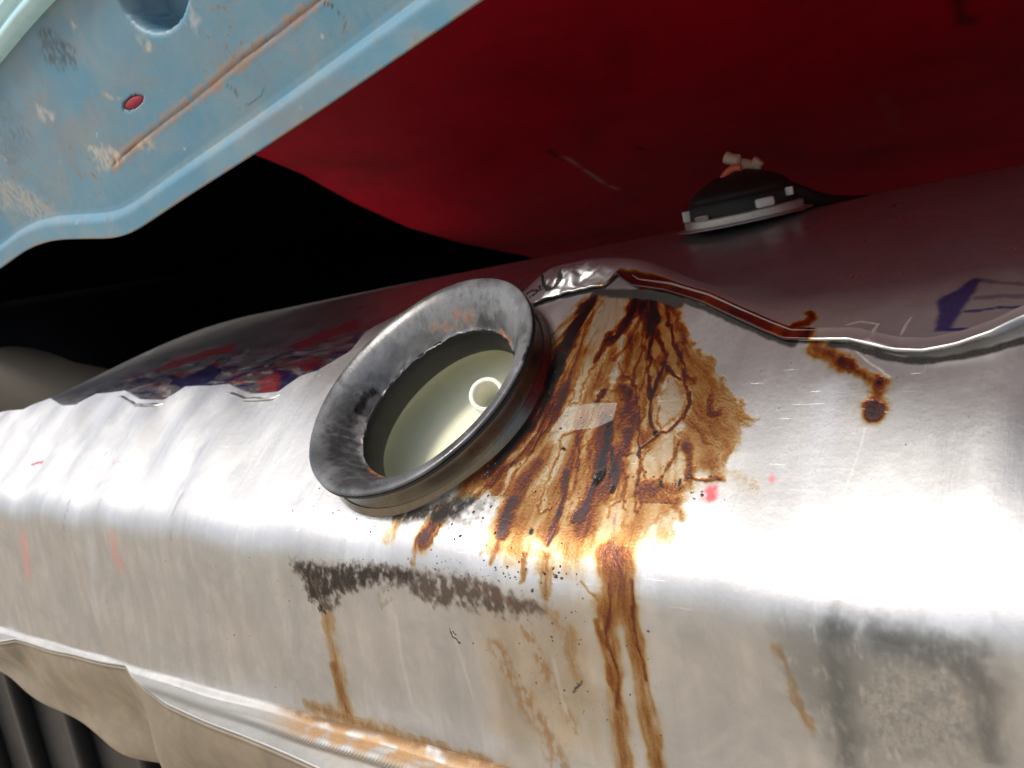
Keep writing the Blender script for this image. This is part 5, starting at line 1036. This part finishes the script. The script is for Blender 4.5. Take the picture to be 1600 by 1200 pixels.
    link_mesh('lower_shell', grid_mesh('lower_shell', np.array(rows2)), M_LOWER, TANK)
    # back wall and far end so that the tank is closed
    yb = 0.62
    rows3 = []
    for y, z in ((yb - 0.02, -0.02), (yb, -0.035), (yb, -0.2), (yb - 0.02, -0.24), (yb - 0.2, -0.262)):
        rows3.append(np.stack([xs2, np.full_like(xs2, y), z - 0.6 * end_drop(xs2)], -1))
    link_mesh('rear_shell', grid_mesh('rear_shell', np.array(rows3)), M_PLAIN, TANK)
    # far end cap: fan over the outline of the section
    vtop = float(lip_v(XT0))
    sec = [shell_point(np.array(XT0), v) for v in np.linspace(vtop, V_FRONT - float(front_len(XT0)), 40)]
    sec += [r[0] for r in rows2[4:]] + [r[0] for r in rows3[::-1]]
    sec = np.array(sec); c = sec.mean(0)
    rings = [sec * 1.0]
    for f_, dx in ((0.9, -0.012), (0.7, -0.02), (0.35, -0.024), (0.0, -0.025)):
        rings.append(c + (sec - c) * f_ + np.array([dx, 0, 0]))
    link_mesh('end_shell', grid_mesh('end_shell', np.array(rings), closed_u=True), M_PLAIN, TANK)
build_flange()

# ---- top sheet with its wavy rolled lip
def build_top():
    xs = np.unique(np.round(np.concatenate([np.arange(XT0, -0.56, 0.0025), np.arange(-0.56, -0.34, 0.0011), np.arange(-0.34, -0.02, 0.00055), np.arange(-0.02, XT1, 0.0014)]), 6))
    ev = lip_v(xs)
    k = np.exp(-np.linspace(-2, 2, 5) ** 2); k /= k.sum()
    ev = np.convolve(np.pad(ev, 2, mode='edge'), k, 'valid')
    up = np.interp(xs, np.array(LIP_GAP)[:, 0], np.array(LIP_GAP)[:, 1])   # how far the lip stands off the shell
    E = shell_point(xs, ev)
    E = E + NRM[None] * up[:, None]
    d = np.concatenate([np.linspace(0.0006, 0.03, 95), np.linspace(0.0312, 0.11, 80), np.linspace(0.115, 0.40, 60)])
    r = 0.00055
    rows = []
    # hem: from under the sheet, round the edge
    for a in (None, -90, -60, -30, 0, 30, 60):
        if a is None:
            rows.append(E + np.array([0, 0.006, -0.0010 + 0.003]))
        else:
            rows.append(E + np.array([0, r - r * math.cos(math.radians(a)), r * math.sin(math.radians(a))]))
    nh = len(rows)
    for dd in d:
        Y = E[:, 1] + r + dd
        z = sheet_z(xs, E[:, 2] + r, Y, dd)
        # wrinkles near the lip
        z = z + 0.0007 * np.exp(-dd / 0.02) * (np.sin(xs * 150 + dd * 90) + 0.6 * np.sin(xs * 310 - dd * 200))
        rows.append(np.stack([xs, Y, z - end_drop(xs) * smooth(0, 0.02, dd) * 0.0], -1))
    P = np.array(rows)
    D = np.concatenate([np.zeros(nh), d]) * 1000
    U = np.broadcast_to((xs - P0[0])[None] * 1000, P.shape[:2]); V = np.broadcast_to(D[:, None], P.shape[:2]).copy()
    # crumpled patch of the lip beside the neck
    cw = np.exp(-((P[..., 0] + 0.195) / 0.016) ** 2) * np.exp(-((V - 6) / 7.0) ** 2)
    P[..., 2] += cw * 0.007 * (fbm(U / 7.0, V / 5.0, 3, 12) - 0.5)
    pt = Paint(U, V)
    paint_top(pt, P)
    me = grid_mesh('top_sheet', P, flip=True)
    color_attr(me, 'stain', np.concatenate([pt.rgb, pt.a[..., None]], -1))
    color_attr(me, 'aux', np.stack([pt.h, pt.rough, pt.T, 0 * pt.h + 1], -1))
    vec_attr(me, 'surf', np.stack([P[..., 0], P[..., 1], 0 * V], -1))
    link_mesh('top_sheet', me, M_TOP, TANK)

build_top()

# ---- filler neck: collar drawn up out of the slope, lining, vent tube and the inside of the tank
def on_axis(h): return NK + NRM * h
collar = round_profile([(0.0457, 0.0012), (0.0450, 0.0024), (0.0446, 0.0046), (0.0444, 0.0078), (0.0436, 0.0092), (0.0400, 0.0092), (0.0392, 0.0060), (0.0388, -0.004)], 3)
neck = link_mesh('neck_collar', lathe('neck_collar', collar, 128), M_NECK, TANK)
fillet = round_profile([(0.0476, -0.0055), (0.0473, -0.0020), (0.0466, 0.0000), (0.0459, 0.0012), (0.0455, 0.0020)], 3)
link_mesh('neck_fillet', lathe('neck_fillet', fillet, 128), M_FILLET, neck)
inner = round_profile([(0.0345, 0.000), (0.0338, -0.006), (0.0338, -0.0110), (0.0342, -0.0140), (0.0415, -0.0150), (0.0430, -0.0120), (0.0425, -0.006)], 2)
link_mesh('neck_lining', lathe('neck_lining', inner, 96), M_CAP, neck)
# inner baffle: a shallow bowl closing the view down the neck
bowl = round_profile([(0.0, -0.031), (0.02, -0.0307), (0.034, -0.0295), (0.044, -0.026), (0.047, -0.020), (0.046, -0.012), (0.0425, -0.0065)], 3)
link_mesh('inner_baffle', lathe('inner_baffle', bowl, 96), M_OLIVE, TANK)
tc = np.array(TUBE_TOP); tb = tc - 0.03 * np.array([0.15, -0.35, 0.9])
ax = np.array(TUBE_AXIS); ax = ax / np.linalg.norm(ax)
tubep = round_profile([(0.0050, -0.024), (0.0072, -0.024), (0.0072, -0.001), (0.0072, 0.0), (0.0069, 0.0004), (0.0056, 0.0004), (0.0052, 0.0), (0.0050, -0.024)], 2)
link_mesh('vent_tube', lathe('vent_tube', tubep, 48, center=tc, axis=ax), M_TUBE, TANK)

# ---- rubber grommet pressed into the neck
def build_grommet():
    root = empty('grommet', tuple(on_axis(0.01)))
    tag(root, 'worn black rubber filler grommet with flared lip seated in the tank neck', 'grommet')
    prof_ = round_profile([(0.0420, 0.0088), (0.0445, 0.0098), (0.0462, 0.0106), (0.0467, 0.0113), (0.0467, 0.0118), (0.0464, 0.0122), (0.0458, 0.0124), (0.0448, 0.0124), (0.0434, 0.0119),
                           (0.0412, 0.0107), (0.0384, 0.0082), (0.0358, 0.0048), (0.0338, 0.0010), (0.0330, -0.0004), (0.0322, -0.0010)], 3)
    fl = lathe('flared_lip', prof_, 240, wobble=0.00045, seed=4)
    n_ = len(prof_)
    TH = np.broadcast_to(np.linspace(0, 360, 240, endpoint=False)[None], (n_, 240))
    RR = np.broadcast_to(prof_[:, :1] * 1070, (n_, 240))
    pt = Paint(TH, RR)
    for kind, pts, w_, col, a_ in RUBBER_MARKS:
        if kind == 's': pt.stroke(pts, w_, col, a_, warp=1.2, wf=3, soft=0.4, grain=0.30, seed=int(pts[0][0]) % 53)
        else: pt.area(pts, col, a_, edge=0.8, warp=2.0, wf=3, grain=0.36, seed=int(pts[0][0]) % 53)
    color_attr(fl, 'stain', np.concatenate([pt.rgb, pt.a[..., None]], -1))
    # torn, ragged inner edge
    co_ = np.zeros(len(fl.vertices) * 3, np.float32); fl.vertices.foreach_get('co', co_); co_ = co_.reshape(n_, 240, 3)
    tear = (fbm(TH / 5, RR / 2, 4, 9) - 0.5) * np.exp(-((RR - 35.2) / 1.6) ** 2) * 0.0022
    co_ += (tear[..., None] * NRM).astype(np.float32)
    fl.vertices.foreach_set('co', co_.ravel()); fl.update()
    lipo = link_mesh('flared_lip', fl, M_RUBBER, root)
    bead = round_profile([(0.0465, 0.0107), (0.0470, 0.0103), (0.0468, 0.0097), (0.0458, 0.0092), (0.0438, 0.0088)], 3)
    link_mesh('edge_bead', lathe('edge_bead', bead, 160, wobble=0.0004, seed=4), M_CAP, lipo)
    sl = round_profile([(0.0326, -0.0006), (0.0319, -0.0016), (0.0315, -0.0040), (0.0314, -0.007), (0.0313, -0.0115), (0.0320, -0.0128), (0.0330, -0.0122)], 3)
    link_mesh('inner_sleeve', lathe('inner_sleeve', sl, 128, wobble=0.0003, seed=6), M_SLEEVE, root)
build_grommet()

# ---- sending unit on the tank top
def build_sender():
    c = np.array(SENDER_C)
    ax = np.array(SENDER_AX); ax = ax / np.linalg.norm(ax)
    root = empty('sending_unit', tuple(c))
    tag(root, 'black capped fuel sending unit with pale lock ring on the tank top', 'sending unit')
    R = SENDER_R
    ring = round_profile([(R * 0.80, 0.000), (R * 0.99, 0.0), (R * 1.0, 0.0008), (R * 1.0, 0.0045), (R * 0.985, 0.0055), (R * 0.82, 0.0058), (R * 0.80, 0.0056)], 2)
    lock = link_mesh('lock_ring', lathe('lock_ring', ring, 72, center=c, axis=ax), M_ZINC, root)
    cap = round_profile([(R * 0.92, 0.003), (R * 0.92, 0.008), (R * 0.90, 0.0120), (R * 0.86, 0.0135), (R * 0.84, 0.0160), (R * 0.70, 0.0195), (R * 0.46, 0.0232), (R * 0.22, 0.0255), (0.0, 0.0262)], 3)
    link_mesh('cap', lathe('cap', cap, 72, center=c, axis=ax), M_CAP, root)
    e1 = np.array([1.0, 0, 0]); e1 -= ax * (e1 @ ax); e1 /= np.linalg.norm(e1); e2 = np.cross(ax, e1)
    def at(ang, rr, h): return c + e1 * rr * math.cos(math.radians(ang)) + e2 * rr * math.sin(math.radians(ang)) + ax * h
    def tangent_matrix(ang, p):
        rad_ = e1 * math.cos(math.radians(ang)) + e2 * math.sin(math.radians(ang)); tan = np.cross(ax, rad_)
        m = Matrix.Identity(4)
        for i in range(3):
            m[i][0], m[i][1], m[i][2], m[i][3] = tan[i], rad_[i], ax[i], p[i]
        return m
    for ang, w, h, up in SENDER_TABS:
        p = at(ang, R * 0.965, up)
        link_mesh('locking_tab', bevel_box('locking_tab', (w, 0.004, h), min(0.0012, w * .3), 2, tangent_matrix(ang, p)), M_WHITE, lock)
    foot = round_profile([(R * 1.02, 0.0), (R * 1.12, 0.0002), (R * 1.14, 0.0008), (R * 1.11, 0.0014), (R * 0.99, 0.0018)], 2)
    link_mesh('base_plate', lathe('base_plate', foot, 72, center=c, axis=ax), M_PLAIN, root)
    link_mesh('lead_wire', tube('lead_wire', round_profile(np.array(SENDER_WIRE), 3), 0.0017), M_ORANGE, root)
    link_mesh('cable', tube('cable', round_profile(np.array(SENDER_CABLE), 3), 0.0055), M_CAP, root)
    for i, pl in enumerate(SENDER_TAPE):
        link_mesh('tape_scrap', tube('tape_scrap', round_profile(np.array(pl), 2), np.array([0.0018, 0.0032] + [0.003] * 96)[:len(round_profile(np.array(pl), 2))], 8), M_TAPE, root)
build_sender()

# ---- grit: crumbs of rust and dirt lying on the tank
def build_grit():
    rs = np.random.RandomState(5)
    bm = bmesh.new()
    V_, Q_ = [], []
    g_ = (1 + 5 ** 0.5) / 2
    base = np.array([[-1, g_, 0], [1, g_, 0], [-1, -g_, 0], [1, -g_, 0], [0, -1, g_], [0, 1, g_], [0, -1, -g_], [0, 1, -g_], [g_, 0, -1], [g_, 0, 1], [-g_, 0, -1], [-g_, 0, 1]]) / 1.9
    tri = np.array([[0, 11, 5], [0, 5, 1], [0, 1, 7], [0, 7, 10], [0, 10, 11], [1, 5, 9], [5, 11, 4], [11, 10, 2], [10, 7, 6], [7, 1, 8], [3, 9, 4], [3, 4, 2], [3, 2, 6], [3, 6, 8], [3, 8, 9], [4, 9, 5], [2, 4, 11], [6, 2, 10], [8, 6, 7], [9, 8, 1]])
    spots = []
    for (u, v, su, sv, n, s0, s1) in GRIT:
        for _ in range(n):
            spots.append((u + rs.randn() * su, v + rs.randn() * sv, s0 + (s1 - s0) * rs.rand() ** 2))
    k = 0
    for u, v, s in spots:
        X = u / 1000 + P0[0]
        p = shell_point(np.array(X), np.array(v)).reshape(3)
        if np.linalg.norm(p - NK) < 0.0505: continue
        _, _, ph = prof(v)
        n = np.array([0, -math.sin(ph), math.cos(ph)])
        t2 = np.array([0, math.cos(ph), math.sin(ph)]); t1 = np.array([1.0, 0, 0])
        b = base * (0.6 + 0.8 * rs.rand(12, 1)) * np.array([1, 0.5 + 0.8 * rs.rand(), 0.5]) * s / 1000
        an = rs.rand() * 6.28
        bx = b[:, 0] * math.cos(an) - b[:, 1] * math.sin(an); by = b[:, 0] * math.sin(an) + b[:, 1] * math.cos(an)
        V_.append(p + bx[:, None] * t1 + by[:, None] * t2 + (b[:, 2] + 0.1 * s / 1000)[:, None] * n)
        Q_.append(tri + 12 * k); k += 1
    me = quad_mesh('grit', np.concatenate(V_), np.concatenate(Q_))
    o = link_mesh('grit', me, M_GRIT, TANK, smooth_shade=False)
    tag(o, kind='stuff')
build_grit()
